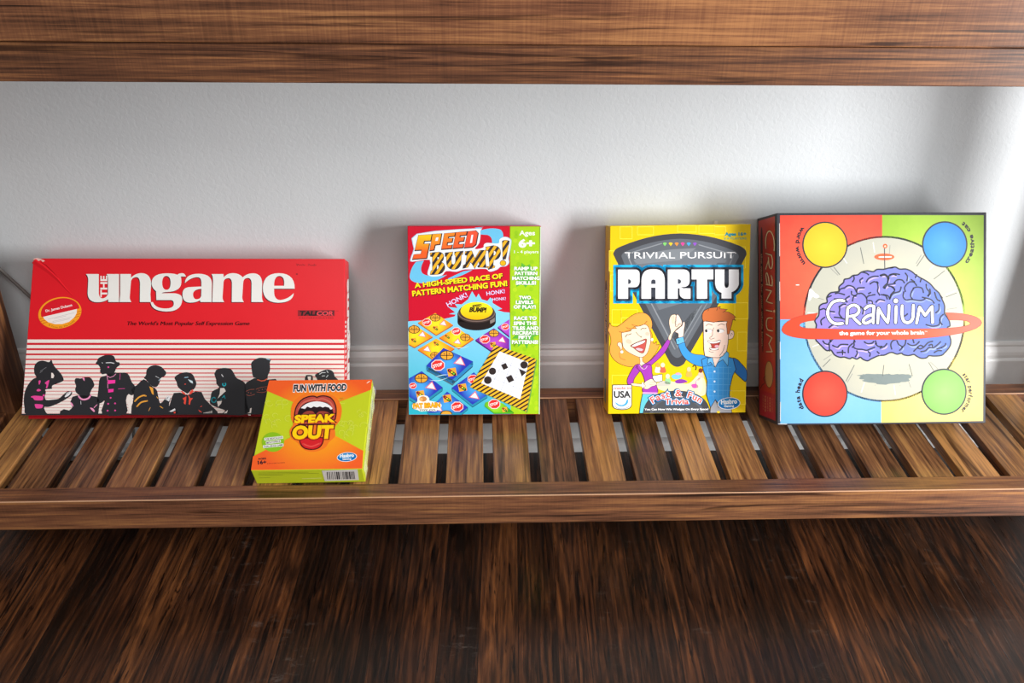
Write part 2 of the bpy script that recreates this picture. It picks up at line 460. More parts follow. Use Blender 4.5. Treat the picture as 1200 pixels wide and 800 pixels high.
EPS = 0.00003
class Art:
    """print on one flat face of a box, drawn in coordinates measured on that face"""
    def __init__(self, root, px, loc3, normal):
        # px: four measured corners tl,tr,br,bl ; loc3: the same corners in the box's own coordinates
        self.root = root; self.n = Vector(normal)
        P = [Vector(p) for p in loc3]
        self.O = P[3]; self.ex = (P[2] - P[3]).normalized()
        ey = (P[0] - P[3]); self.ey = (ey - self.ex * ey.dot(self.ex)).normalized()
        uv = [((p - self.O).dot(self.ex), (p - self.O).dot(self.ey)) for p in P]
        self.h = homography(px, uv); self.uvc = uv
        self.T = (0, 0, 1.0); self.base = 0
        self.reset()
    def reset(self): self.V = []; self.F = []; self.M = []; self.mats = []
    def at(self, ox, oy, s): self.T = (ox, oy, s)
    def px(self, p): return (self.T[0] + p[0] / self.T[2], self.T[1] + p[1] / self.T[2])
    def uv(self, p):
        x, y = self.px(p); h = self.h
        w = h[6] * x + h[7] * y + 1
        return ((h[0] * x + h[1] * y + h[2]) / w, (h[3] * x + h[4] * y + h[5]) / w)
    def loc(self, p):
        u, v = self.uv(p); q = self.O + self.ex * u + self.ey * v
        return (q.x, q.z)
    def add(self, verts, faces, mat, layer):
        if isinstance(mat, str): mat = ink(mat)
        if mat not in self.mats: self.mats.append(mat)
        b = len(self.V); mi = self.mats.index(mat)
        off = self.n * (0.00012 + EPS * (layer + self.base))
        for p in verts:
            u, v = self.uv(p)
            self.V.append(self.O + self.ex * u + self.ey * v + off)
        for f in faces:
            if len(set(f)) >= 3: self.F.append(tuple(b + i for i in f)); self.M.append(mi)
    def poly(self, loops, mat, layer=1):
        if loops and not isinstance(loops[0][0], (tuple, list)): loops = [loops]
        loops = [clean(l) for l in loops]; loops = [l for l in loops if len(l) > 2]
        if not loops: return
        flat = [p for l in loops for p in l]
        tri = tessellate_polygon([[Vector((x, y, 0)) for x, y in l] for l in loops])
        self.add(flat, [tuple(t) for t in tri], mat, layer)
    def svg(self, path, mat, layer=1): self.poly(svg(path), mat, layer)
    def blob(self, pts, mat, layer=1, n=4): self.poly(catmull(pts, True, n), mat, layer)
    def oval(self, cx, cy, rx, ry, mat, layer=1, rot=0, n=40, a0=0, a1=360):
        c, s = math.cos(math.radians(rot)), math.sin(math.radians(rot))
        pts = []
        for k in range(n + (a1 - a0 != 360)):
            a = math.radians(a0 + (a1 - a0) * k / n)
            x, y = rx * math.cos(a), ry * math.sin(a)
            pts.append((cx + x * c - y * s, cy + x * s + y * c))
        self.poly(pts, mat, layer)
    def ring(self, cx, cy, rx, ry, w, mat, layer=1, rot=0, n=48, a0=0, a1=360):
        c, s = math.cos(math.radians(rot)), math.sin(math.radians(rot))
        pts = []
        for k in range(n + 1):
            a = math.radians(a0 + (a1 - a0) * k / n)
            x, y = rx * math.cos(a), ry * math.sin(a)
            pts.append((cx + x * c - y * s, cy + x * s + y * c))
        self.line(pts, w, mat, layer, caps=False)
    def line(self, pts, w, mat, layer=1, smooth=False, caps=True, closed=False, taper=False):
        if smooth: pts = catmull(pts, closed, 5)
        pts = clean(list(pts))
        if closed: pts = pts + [pts[0]]
        V = []; F = []; n = len(pts)
        if n < 2: return
        for i, p in enumerate(pts):
            a = pts[i - 1] if i else (pts[-2] if closed or (pts[0] == pts[-1]) else p)
            b = pts[i + 1] if i < n - 1 else (pts[1] if closed or (pts[0] == pts[-1]) else p)
            d1 = Vector((p[0] - a[0], p[1] - a[1])); d2 = Vector((b[0] - p[0], b[1] - p[1]))
            if d1.length < 1e-6: d1 = d2
            if d2.length < 1e-6: d2 = d1
            d1.normalize(); d2.normalize()
            t = d1 + d2
            if t.length < 1e-3: t = d1
            t.normalize()
            k = min(1 / max(t.dot(d1), 0.35), 2.2)
            ww = w * k / 2
            if taper: ww *= max(0.12, math.sin(math.pi * (i + 0.3) / (n - 0.4)))
            nx, ny = -t.y * ww, t.x * ww
            V += [(p[0] + nx, p[1] + ny), (p[0] - nx, p[1] - ny)]
        F = [(2 * i, 2 * i + 1, 2 * i + 3, 2 * i + 2) for i in range(n - 1)]
        self.add(V, F, mat, layer)
        if caps and not closed and not taper:
            for q in (pts[0], pts[-1]): self.oval(q[0], q[1], w / 2, w / 2, mat, layer, n=12)
    def text(self, s, p0, p1, h, mat, layer=1, bold=0.0, shear=0.0, res=3, fit=True, dx=0, dy=0):
        """s set on the baseline p0->p1 and stretched to fill it, capitals h high"""
        v, f = font_polys(s, bold, res)
        v0, _ = font_polys(s, 0.0, res)
        if not v: return
        x0 = min(p[0] for p in v0); x1 = max(p[0] for p in v0)
        d = Vector((p1[0] - p0[0], p1[1] - p0[1])); L = d.length; d.normalize()
        up = Vector((d.y, -d.x))
        sx = L / (x1 - x0); sy = h / 0.729
        V = []
        for x, y in v:
            a = (x - x0) * sx + y * sy * shear; b = y * sy
            V.append((p0[0] + d.x * a + up.x * b + dx, p0[1] + d.y * a + up.y * b + dy))
        self.add(V, f, mat, layer)
    def arc_text(self, s, cx, cy, r, a0, a1, h, mat, layer=1, bold=0.0, inward=False, w=None):
        """letters spread from angle a0 to a1 (degrees, y down); feet point to the centre unless inward"""
        adv = []; x = 0
        for ch in s:
            if ch == ' ': adv.append((x, 0.3)); x += 0.42; continue
            v, _ = font_polys(ch, 0.0, 3); wd = max(p[0] for p in v) - min(p[0] for p in v)
            adv.append((x, wd)); x += wd + 0.12
        tot = x - 0.12
        for ch, (x, wd) in zip(s, adv):
            if ch == ' ': continue
            a = math.radians(a0 + (a1 - a0) * (x + wd / 2) / tot)
            rad = Vector((math.cos(a), math.sin(a)))
            up = -rad if inward else rad
            right = Vector((-up.y, up.x))
            sc = h / 0.729; sw = r * abs(math.radians(a1 - a0)) / tot * .98
            v, f = font_polys(ch, bold, 3); xm = (max(p[0] for p in v) + min(p[0] for p in v)) / 2
            c = Vector((cx, cy)) + rad * (r)
            V = [tuple(c + right * ((vx - xm) * sw) + up * (vy * sc)) for vx, vy in v]
            self.add(V, f, mat, layer)
    def done(self, name, label=None, parent=None):
        if not self.V: return None
        me = bpy.data.meshes.new(name)
        me.from_pydata([tuple(v) for v in self.V], [], self.F)
        me.polygons.foreach_set('material_index', self.M)
        me.update()
        # make every face look outwards
        flip = [p.index for p in me.polygons if p.normal.dot(self.n) < 0]
        if flip:
            import bmesh
            bm = bmesh.new(); bm.from_mesh(me); bm.faces.ensure_lookup_table()
            bmesh.ops.reverse_faces(bm, faces=[bm.faces[i] for i in flip]); bm.to_mesh(me); bm.free()
        o = link(name, me, parent or self.root, self.mats)
        if label: o['label'] = label
        self.reset()
        return o

def card_mat(name, color, rough=0.36, wear=None):
    m, nt, bs = newmat(name)
    tc = node(nt, 'ShaderNodeTexCoord')
    n = node(nt, 'ShaderNodeTexNoise', Scale=30.0, Detail=4.0)
    nt.links.new(tc.outputs['Object'], n.inputs['Vector'])
    c = lin(color)
    c2 = tuple(x * 0.93 for x in c[:3]) + (1,)
    nt.links.new(mix(nt, 'MIX', n.outputs[0], c2, c), bs.inputs['Base Color'])
    bs.inputs['Roughness'].default_value = rough
    bs.inputs['Specular IOR Level'].default_value = 0.25
    bp = node(nt, 'ShaderNodeBump', Strength=0.08, Distance=0.001)
    nt.links.new(n.outputs[0], bp.inputs['Height']); nt.links.new(bp.outputs[0], bs.inputs['Normal'])
    return m

def box_root(name, label, x, yb, yaw, th):
    """Empty at the bottom-back edge of a box that leans back by th; local x = width, z = up the face, -y = outwards"""
    M = Matrix.Translation((x, yb, 0.0004)) @ Matrix.Rotation(yaw, 4, 'Z') @ Matrix.Rotation(-th, 4, 'X')
    return empty(name, label, 'board game', M)

def slab(name, quad, y0, y1, mat, parent, bev=0.0007, inset=0.0):
    """quad = (tl, tr, br, bl) in (x,z); from y0 (front) to y1 (back)"""
    import bmesh
    (ax, az), (bx, bz), (cx, cz), (dx, dz) = quad
    i = inset
    q = ((ax + i, az - i), (bx - i, bz - i), (cx - i, cz + i), (dx + i, dz + i))
    bm = bmesh.new()
    f = [bm.verts.new((x, y0, z)) for x, z in q]; b = [bm.verts.new((x, y1, z)) for x, z in q]
    bm.faces.new(f[::-1]); bm.faces.new(b)
    for k in range(4): bm.faces.new((f[k], f[(k + 1) % 4], b[(k + 1) % 4], b[k]))
    bmesh.ops.recalc_face_normals(bm, faces=bm.faces)
    if bev: bmesh.ops.bevel(bm, geom=list(bm.edges), offset=bev, segments=2, affect='EDGES', profile=0.5)
    me = bpy.data.meshes.new(name); bm.to_mesh(me); bm.free()
    return link(name, me, parent, (mat,))

# ------------------------------------------------------------------ shared marks
def outlined(a, s, p0, p1, h, fill, line_c, layer, ow=0.05, bold=0.02, shear=0.0, line2=None, ow2=0.0):
    if line2: a.text(s, p0, p1, h, line2, layer, bold + ow2, shear)
    a.text(s, p0, p1, h, line_c, layer + 1, bold + ow, shear)
    a.text(s, p0, p1, h, fill, layer + 2, bold, shear)

def publisher_oval(a, cx, cy, rx, ry, layer, rot=-4):
    a.oval(cx, cy, rx * 1.06, ry * 1.1, 'f4f6f8', layer, rot)
    a.oval(cx, cy, rx, ry, '1b74b8', layer + 1, rot)
    a.oval(cx - rx * .1, cy - ry * .25, rx * .8, ry * .55, '3d97d2', layer + 2, rot)
    a.text('Hasbro', (cx - rx * .72, cy + ry * .12), (cx + rx * .74, cy - ry * .02), ry * .85, 'f6f8fa', layer + 3, .035)
    a.text('Gaming', (cx - rx * .45, cy + ry * .68), (cx + rx * .45, cy + ry * .62), ry * .42, 'f6f8fa', layer + 3, .03)

def rim(a, pts, w, c, layer): a.line(pts, w, c, layer, closed=True)

# ================================================================== red box with silhouettes
Q = ((-.1994, .2131), (.2092, .2106), (.2087, .0039), (-.2130, .0065))
T_ = .0425
g = box_root('board_game', 'wide flat red board game box with a row of black silhouettes on white stripes', -.22404, .15156, 0.0, .54616)
RED = card_mat('red_card', 'e01c28', 0.33)
slab('lid', Q, -T_, -.0040, RED, g, .0008)
slab('tray', (Q[0], Q[1], (Q[2][0], 0.0), (Q[3][0], 0.0)), -T_ + .016, 0.0, card_mat('tray_card', 'a81420', 0.4), g, .0006, .0012)
PXU = ((39, 303), (404, 303.5), (404, 485.5), (25, 487))
a = Art(g, PXU, [(x, -T_, z) for x, z in Q], (0, -1, 0))
def lx(y): return 39 - 14 * (y - 303) / 184 + .5
# stripes
PAPER = 'efe4de'
a.poly([(lx(398), 398), (403.4, 398), (403.4, 484.6), (lx(485), 485.5)], PAPER, 1)
for yc, hh in ((65, 20), (115, 18), (163, 16), (210, 13), (256, 12), (297, 10), (338, 9), (375, 7.5), (410, 7), (443, 6), (475, 5.5), (508, 5), (540, 4.6), (572, 4.2), (603, 4), (632, 3.6), (662, 3.4), (690, 3.2), (714, 3)):
    y = 395 + yc / 8; w = hh / 16 * 1.05
    a.poly([(lx(y), y - w), (403.4, y - w), (403.4, y + w), (lx(y), y + w)], 'cf2430' if yc < 520 else 'c9545a', 2)
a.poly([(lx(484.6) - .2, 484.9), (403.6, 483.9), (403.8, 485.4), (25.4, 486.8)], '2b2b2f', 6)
a.done('stripe_band', 'white band with thin red stripes')
# silhouettes
K = '2c2c30'; PK = 'e84a9c'; PK2 = 'f49ac4'
a.at(20, 395, 8)
a.blob([(160,300),(170,260),(200,230),(245,222),(300,235),(316,218),(328,220),(335,245),(360,285),(410,340),(438,395),(420,420),(332,455),(328,485),(268,492),(272,520),(262,560),(275,590),(330,588),(390,578),(430,545),(470,512),(500,508),(518,520),(505,550),(470,575),(430,600),(370,630),(300,655),(255,658),(268,700),(272,724),(90,724),(72,670),(64,590),(75,510),(110,440),(150,395),(182,378),(165,345)], K, 3, 3)
a.poly([(322,335),(338,338),(350,362),(340,386),(322,384)], PAPER, 4)
for p in ([(203,412),(222,408),(218,432),(208,448)], [(262,430),(302,403),(296,440),(284,478),(272,476),(278,448)], [(183,500),(204,486),(226,500),(200,510)],
          [(130,562),(160,550),(238,556),(246,570),(238,592),(170,592),(152,572)], [(168,640),(176,628),(240,634),(242,650),(232,666),(182,668)], [(240,545),(258,536),(260,552),(246,556)]):
    a.blob(p, PK, 4, 3)
a.blob([(448,560),(470,522),(510,512),(490,545),(462,562)], 'e6e6ea', 4, 3)
a.line([(455,545),(490,520)], 3, K, 5); a.line([(220,320),(275,285)], 3, '8a8a90', 4); a.line([(215,335),(240,318)], 3, '8a8a90', 4)
a.blob([(545,395),(560,385),(600,388),(640,377),(690,382),(716,420),(725,455),(702,490),(688,520),(680,552),(640,580),(600,558),(578,540),(555,520),(545,490),(554,460),(541,420)], K, 3, 3)
a.poly([(520,560),(560,548),(600,548),(680,548),(750,560),(778,600),(772,650),(762,724),(400,724),(405,695),(440,676),(490,688),(520,660),(500,610)], K, 3)
a.line([(580,558),(605,582),(640,585),(672,572),(690,548)], 15, PK2, 4, smooth=True)
a.blob([(502,610),(520,625),(530,650),(510,638)], PK2, 4); a.blob([(685,665),(712,668),(730,695),(718,700)], PK2, 4); a.line([(722,662),(750,635)], 6, PK2, 4)
a.blob([(612,382),(632,385),(632,412)], PK2, 4); a.line([(598,600),(600,630)], 4, 'd8d8dc', 4)
a.poly([(756,650),(800,592),(820,600),(800,720),(760,722)], PAPER, 2)
a.blob([(738,248),(752,225),(765,198),(820,172),(870,168),(910,182),(930,230),(958,238),(964,262),(932,290),(915,330),(872,372),(835,345),(800,350),(778,325),(782,300),(765,265)], K, 3, 3)
a.blob([(778,385),(835,362),(850,345),(920,332),(940,336),(1035,340),(1075,420),(1108,468),(1085,545),(1040,540),(1022,600),(1022,724),(800,724),(822,600),(790,618),(752,610),(762,500)], K, 3, 3)
a.poly([(848,405),(922,403),(920,434),(850,440)], 'f83aa4', 4); a.poly([(854,490),(906,486),(904,514),(856,521)], 'f83aa4', 4)
a.line([(842,352),(850,400),(852,480)], 5, PK2, 4); a.line([(842,362),(872,380),(905,368),(928,345)], 5, PK2, 4); a.line([(968,342),(964,400)], 4, PK, 4)
for x, y in ((855, 626), (920, 622), (850, 690), (920, 688), (857, 283), (878, 570)): a.oval(x, y, 9, 8, PK, 4, n=10)
a.line([(835,242),(880,240),(910,247)], 8, 'cfd2d6', 4); a.line([(950,486),(1010,483)], 4, PK, 4); a.line([(798,240),(802,246)], 6, 'cfd2d6', 4)
a.at(130, 395, 8)
a.blob([(310,385),(330,355),(335,310),(370,275),(420,264),(470,278),(498,305),(520,335),(502,368),(470,385),(455,430),(430,466),(395,465),(360,440),(330,400)], K, 3, 3)
a.blob([(218,466),(245,450),(310,396),(370,450),(428,495),(445,560),(466,622),(530,555),(560,575),(545,640),(600,680),(600,724),(205,724),(205,620),(212,540),(190,500)], K, 3, 3)
a.blob([(145,600),(165,535),(200,570),(203,605),(195,640),(188,718),(168,718),(162,640)], PAPER, 4, 3)
a.line([(225,602),(262,566),(305,548),(328,552)], 13, 'f0a840', 4, smooth=True); a.line([(245,650),(285,612),(340,599)], 13, 'f0a840', 4, smooth=True)
a.poly([(360,463),(395,478),(402,542),(385,532)], 'f0a840', 4); a.line([(430,560),(442,575)], 6, 'f0a840', 4); a.line([(462,650),(486,666)], 8, 'f0a840', 4); a.line([(355,690),(370,660)], 7, 'c98f50', 4)
a.poly([(508,585),(535,546),(560,560),(546,604)], 'e6e6ea', 4); a.line([(520,588),(538,562)], 4, K, 5)
a.line([(420,368),(452,385)], 4, 'cfd2d6', 4); a.line([(450,410),(466,390)], 5, 'bfe0ee', 4)
a.blob([(597,380),(640,345),(710,330),(765,350),(790,400),(802,440),(780,488),(750,500),(720,530),(690,515),(650,490),(625,460),(615,420)], K, 3, 3)
a.poly([(590,525),(650,520),(720,545),(790,510),(850,515),(880,580),(935,635),(1000,700),(1000,724),(590,724),(560,690),(550,640),(570,570)], K, 3)
for p in ([(655,505),(690,520),(706,545),(672,530)], [(732,525),(765,488),(776,512),(745,540)], [(672,575),(708,556),(706,588),(700,635),(682,620),(688,598)], [(722,535),(745,572),(770,572),(748,600),(742,636),(728,630),(732,580)], [(588,702),(608,698),(604,720),(592,718)], [(820,680),(850,700),(855,708),(830,700)], [(835,655),(855,642),(848,655)]):
    a.poly(p, 'ee503e', 4)
a.poly([(545,698),(600,668),(606,686),(572,702)], 'e6e6ea', 4); a.poly([(865,718),(885,706),(945,692),(948,716)], 'e6e6ea', 4)
a.line([(692,380),(724,377)], 7, '9cc8dc', 4); a.poly([(722,395),(765,412),(770,438),(745,425)], 'cfe2ea', 4); a.oval(697, 442, 7, 5, 'ee503e', 4, n=8)
a.at(230, 395, 8)
a.blob([(186,400),(170,348),(182,322),(192,306),(250,290),(320,298),(350,335),(380,385),(430,410),(462,450),(470,600),(480,724),(250,724),(272,690),(200,662),(130,625),(135,570),(150,510),(214,475),(190,440)], K, 3, 3)
a.poly([(225,480),(262,478),(278,508),(262,520),(236,545),(200,578),(220,535)], 'efe4de', 4); a.poly([(195,604),(240,598),(232,625),(205,655)], 'efe4de', 4)
a.line([(200,582),(262,572)], 10, K, 5)
a.poly([(65,712),(130,695),(150,690),(148,722),(70,722)], PAPER, 4); a.poly([(255,716),(298,682),(285,718)], PAPER, 4)
a.ring(262, 444, 14, 14, 10, '18b4c4', 4, a0=-60, a1=230); a.ring(165, 590, 22, 24, 9, '168a98', 4, n=9); a.line([(232,585),(262,550),(270,575)], 9, '189aa8', 4)
a.line([(238,352),(252,372)], 7, 'd8d8dc', 4)
a.blob([(515,250),(538,220),(590,195),(660,200),(700,212),(690,240),(692,310),(672,360),(664,400),(600,420),(560,388),(532,370),(520,310)], K, 3, 3)
a.poly([(452,450),(480,420),(545,385),(600,400),(665,400),(745,393),(782,440),(840,724),(455,724)], K, 3)
a.line([(575,400),(610,412),(640,408),(665,392)], 9, 'ee6a4a', 4)
for p in ([(468,510),(500,494),(545,490)], [(560,490),(610,472),(670,465)], [(470,540),(500,550),(548,536)], [(568,515),(620,520),(672,505)]): a.line(p, 4, 'b8604e', 4, smooth=True)
for x, y in ((490, 520), (512, 526), (590, 500), (620, 492), (648, 488)): a.oval(x, y, 5, 5, 'b8604e', 4, n=6)
a.line([(660,205),(690,215)], 7, '8fb4cc', 4); a.poly([(472,716),(500,705),(505,668),(520,665),(510,735),(492,735)], PAPER, 4)
a.at(330, 400, 10.667)
a.blob([(418,420),(480,385),(550,355),(610,358),(650,390),(665,440),(705,480),(712,540),(760,930),(380,930),(455,560),(452,500),(436,460)], K, 3, 3)
a.blob([(300,440),(315,422),(380,426),(392,470),(390,560),(420,900),(300,900),(290,500)], K, 3, 3)
a.poly([(325,440),(368,440),(366,480),(350,518),(330,470)], PAPER, 4)
for p in ([(475,412),(505,392),(545,392)], [(565,368),(580,392)], [(505,435),(540,432)], [(560,450),(580,425)], [(545,520),(560,480)]): a.line(p, 9, 'd4d8de', 4)
a.at(0, 0, 1)
a.done('silhouette_print', 'row of black figure silhouettes with pink, orange and blue accents')
# title
LET = {'u': "M92,97 L222,97 L222,290 Q226,338 258,342 Q296,338 314,300 L314,140 Q312,110 300,97 L425,97 L425,378 L318,378 L316,350 Q270,382 200,380 Q112,375 110,290 L116,150 Q112,115 92,97 Z",
 'n': "M437,97 L545,97 L545,135 Q590,88 650,88 Q745,90 748,200 L740,300 L745,378 L634,378 L636,190 Q632,130 600,128 Q556,130 545,170 L532,330 Q535,362 550,378 L430,378 L437,300 Z",
 'g': "M900,90 Q985,90 1010,105 Q1030,85 1070,90 Q1092,100 1096,122 L1045,122 Q1052,150 1050,185 Q1045,275 900,278 Q855,280 855,290 L975,290 Q1062,295 1060,350 Q1055,475 900,473 Q750,468 742,380 L765,378 Q790,445 900,443 Q975,440 975,395 Q975,358 940,358 L800,358 L797,270 Q752,235 752,185 Q755,92 900,90 Z M900,116 Q860,116 858,185 Q860,254 902,256 Q942,254 943,185 Q942,118 900,116 Z",
 'a': "M1086,188 Q1089,95 1224,94 Q1354,95 1357,190 L1354,378 L1242,378 L1238,360 Q1194,386 1134,384 Q1059,380 1062,295 Q1064,232 1134,228 L1252,222 L1252,180 Q1250,128 1209,128 Q1144,132 1086,188 Z M1252,246 Q1170,250 1168,300 Q1170,350 1204,350 Q1244,348 1250,315 Z",
 'm': "M1354,97 L1474,97 L1476,130 Q1514,88 1564,88 Q1634,88 1666,130 Q1714,88 1774,90 Q1859,92 1862,190 L1860,330 Q1862,362 1876,378 L1754,378 L1756,190 Q1754,138 1719,136 Q1676,138 1672,180 L1662,330 Q1664,362 1679,378 L1557,378 L1559,190 Q1556,140 1524,138 Q1479,140 1474,180 L1464,330 Q1466,362 1482,378 L1361,378 L1369,180 Q1370,120 1354,97 Z",
 'e': "M2189,244 L1982,244 L1982,280 Q1984,355 2044,358 Q2124,350 2179,288 Q2174,385 2019,385 Q1869,380 1869,235 Q1874,90 2029,88 Q2192,90 2189,244 Z M1982,215 Q1980,118 2036,116 Q2086,120 2084,190 L2082,215 Z"}
for k in LET:
    a.at(90 - .75, 310 + .8, 8.571); a.svg(LET[k], '3c1420', 1)
    a.at(90, 310, 8.571); a.svg(LET[k], 'e9e8e4', 3)
a.text('THE', (304, 326), (304, 118), 68, 'f2e9e4', 4, .03)
a.done('title_lettering', 'large rounded white title letters with a dark edge')
a.at(0, 0, 1)
for dx in (-.18, .0, .18): a.text("The World's Most Popular Self Expression Game", (148.4, 381.2), (292, 381.2), 4.6, '2a0c12', 1, .0, .25, dx=dx)
a.done('subtitle')
a.at(335, 295, 8.889)
a.poly([(125, 610), (510, 610), (508, 672), (125, 672)], '8e1822', 1); a.poly([(318, 618), (500, 618), (495, 664), (310, 664)], '4c1a22', 2)
a.text('TALI', (142, 664), (312, 664), 46, '160c10', 3, .05, .2); a.text('COR', (320, 664), (488, 664), 44, 'e8404a', 3, .03, .2)
a.text('INCORPORATED', (135, 696), (495, 696), 11, '5a141c', 2); a.text('TM', (520, 622), (545, 622), 8, '5a141c', 2)
a.done('maker_logo')
a.at(335, 295, 8.889)
a.oval(115, 235, 9, 9, '8a1420', 1, n=12)
a.done('trademark_sign')
a.at(335, 295, 8.889)
a.line([(112,125),(118,148),(128,130),(140,145),(152,135),(165,145),(178,132),(190,145),(200,138)], 3, '4c0c14', 1); a.line([(235,148),(240,128),(252,140),(262,146),(275,140),(285,148),(300,128),(298,148),(318,140)], 3, '4c0c14', 1)
a.at(0, 0, 1)
a.done('pen_note')
# sticker
a.at(40, 330, 11.43)
a.oval(346, 420, 292, 208, 'f8a022', 1, -12); a.oval(350, 400, 262, 172, 'd81c2a', 2, -12)
a.poly([(100,480),(608,362),(636,400),(600,500),(480,590),(330,632),(200,610),(110,545),(72,500)], 'f8a022', 3)
pts = [(122,474)] + [(346 + 235 * math.cos(t) * .978 + 160 * math.sin(t) * .208, 420 - 235 * math.cos(t) * .208 + 160 * math.sin(t) * .978) for t in [math.radians(x) for x in range(-4, 172, 8)]]
a.poly([(122,474),(575,368),(572,420),(540,480),(470,540),(380,570),(280,572),(190,545),(140,505)], 'f1e9e4', 4)
for (x0, y0), (x1, y1) in (((75,505),(128,492)), ((90,535),(150,520)), ((115,562),(180,545)), ((575,410),(632,395)), ((565,445),(622,432)), ((540,480),(604,466))): a.line([(x0, y0), (x1, y1)], 5, 'c03a20', 5)
for i, (p, q) in enumerate((((190,505),(540,418)), ((270,500),(430,462)), ((250,535),(500,478)), ((235,555),(480,500)))): a.line([p, q], 5, 'c9c0c0', 5)
a.text('Dr. James Dobson', (160, 412), (512, 330), 34, 'f6e6e2', 4, .03)
a.arc_text('A Focus On The Family', 330, 330, 292, 118, 42, 22, '7a4a10', 5, .0, inward=True)
a.at(0, 0, 1)
a.done('oval_sticker', 'orange-rimmed oval sticker, half red and half white')
# torn corner and crease
import bmesh
def ridge(name, pts, w, hgt, mat, parent, y):
    bm = bmesh.new(); rows = []
    n = len(pts)
    for i, (x, z) in enumerate(pts):
        k = 1 - i / (n - 1)
        rows.append([bm.verts.new((x - w * k * .7 - .0003, y, z - w * k * .7 - .0003)), bm.verts.new((x, y - hgt * (.25 + .75 * k), z)), bm.verts.new((x + w * .25 * k + .0003, y, z + w * .25 * k + .0003))])
    for r0, r1 in zip(rows, rows[1:]):
        for j in (0, 1): bm.faces.new((r0[j], r1[j], r1[j + 1], r0[j + 1]))
    bmesh.ops.recalc_face_normals(bm, faces=bm.faces)
    me = bpy.data.meshes.new(name); bm.to_mesh(me); bm.free()
    return link(name, me, parent, (mat,))
cr = [a.loc(p) for p in ((41, 305), (52, 313), (60, 319.5), (67, 326), (72, 332), (79, 340), (86, 347))]
o = ridge('crease', cr, .005, .0016, RED, g, -T_); o['label'] = 'raised diagonal crease at the torn corner'
a.blob([(39.2,305.5),(39.6,303.4),(42,302.6),(45,302.7),(50,304.5),(52.6,305.8),(50.2,307.2),(48,305.2),(45,306.2),(43,304.6),(41,305.4)], 'e8b8b0', 2, 3)
a.line([(47, 307), (54, 311), (61, 318), (68, 325.5)], 1.3, 'b00c18', 1, taper=True)
a.done('torn_corner', 'frayed pale corner where the card is torn')
# right side
s = Art(g, ((404, 303.5), (411.5, 310), (408.5, 489), (404, 485.5)), [(Q[1][0], -T_, Q[1][1]), (Q[1][0], -.004, Q[1][1]), (Q[2][0], -.004, Q[2][1]), (Q[2][0], -T_, Q[2][1])], (1, 0, 0))
for i in range(13):
    y = 400 + i * 5.4
    s.poly([(404.3, y), (406.2, y + .5), (406.0, y + 3.2), (404.3, y + 2.6)], PAPER, 1)
s.text('ungame', (409.3, 476), (410.4, 343), 3.9, 'ece6e2', 2, .05)
s.done('side_title')

# ================================================================== small orange and lime box
Q = ((-.0666, .1264), (.0654, .1288), (.0651, -.0009), (-.0681, -.0041))
Q = tuple((x, z + .0041) for x, z in Q); T_ = .03337
# bottom edge rests on the slats, top edge against the red box
g = box_root('board_game', 'small orange and lime game box with an open mouth, leaning on the red box', -.04287, .0020, -.02951, 1.150)
LIME = card_mat('lime_card', 'c6d42a', 0.28)
slab('carton', Q, -T_, 0.0, LIME, g, .0007)
a = Art(g, ((316.2, 450), (435.8, 449.6), (424.4, 554.7), (292.6, 554.7)), [(x, -T_, z) for x, z in Q], (0, -1, 0))
a.at(280, 440, 5.7118)
c = a.loc((525, 350))
OR = ink_radial('fcae1e', 'f2622a', c[0], c[1], .014, .074)
a.poly([(207,57),(890,55),(881,122),(640,212),(525,330),(390,212),(188,124)], OR, 1)
a.poly([(88,560),(370,420),(525,330),(630,420),(832,532),(825,653),(73,653)], OR, 1)
rnd = random.Random(3)
for i in range(34):
    side = i % 2
    x = rnd.uniform(150, 330) if side == 0 else rnd.uniform(680, 850); y = rnd.uniform(190, 440)
    if side == 0 and (y > 430 - (x - 120) * .1 or x < 210 - (y - 150) * .25): continue
    if side == 1 and y > 460: continue
    r = rnd.uniform(12, 26)
    a.ring(x, y, r, r * .8, 4, 'd2de4e', 1, n=14, a0=rnd.uniform(0, 180), a1=rnd.uniform(260, 420))
a.done('cover_print', 'orange fans over swirled lime green')
a.at(280, 440, 5.7118)
a.base = 1
a.blob([(345,300),(355,215),(400,165),(470,142),(520,150),(580,142),(650,175),(685,240),(675,320),(640,370),(640,430),(600,470),(570,510),(500,535),(430,520),(385,470),(345,440),(335,390),(360,345)], 'f47a28', 1, 4)
lip = svg("M372,330 Q358,225 430,178 Q490,150 520,170 Q560,150 610,172 Q665,215 642,315 L600,350 L400,350 Z")[0]
a.poly(lip, 'bb4a40', 2); rim(a, lip, 8, '3a1820', 3)
a.line([(395,250),(430,205),(500,182),(520,188),(560,180),(610,205),(632,250)], 10, 'd46a5a', 3, smooth=True)
a.svg("M388,300 Q392,228 455,203 Q520,190 585,205 Q630,232 632,300 L600,330 L410,330 Z", '2b1c22', 4)
a.svg("M412,240 Q455,197 520,197 Q592,200 624,244 Q612,262 600,238 L575,232 L560,238 L540,230 L520,236 L498,230 L480,240 L455,230 L440,246 Z", 'f2f3f5', 5)
a.blob([(420,285),(450,262),(490,262),(510,280),(540,262),(590,268),(615,295),(600,320),(430,320)], '9a4438', 5)
low = svg("M400,440 Q402,495 440,512 Q485,525 520,512 Q560,495 562,440 Z")[0]
a.poly(low, 'd4262c', 4); rim(a, low, 8, '3a1820', 4); a.line([(425,480),(480,498),(540,476)], 10, 'e8504a', 5, smooth=True)
a.done('mouth_picture', 'wide open red-lipped mouth')
a.base = 1
a.at(280, 440, 5.7118)
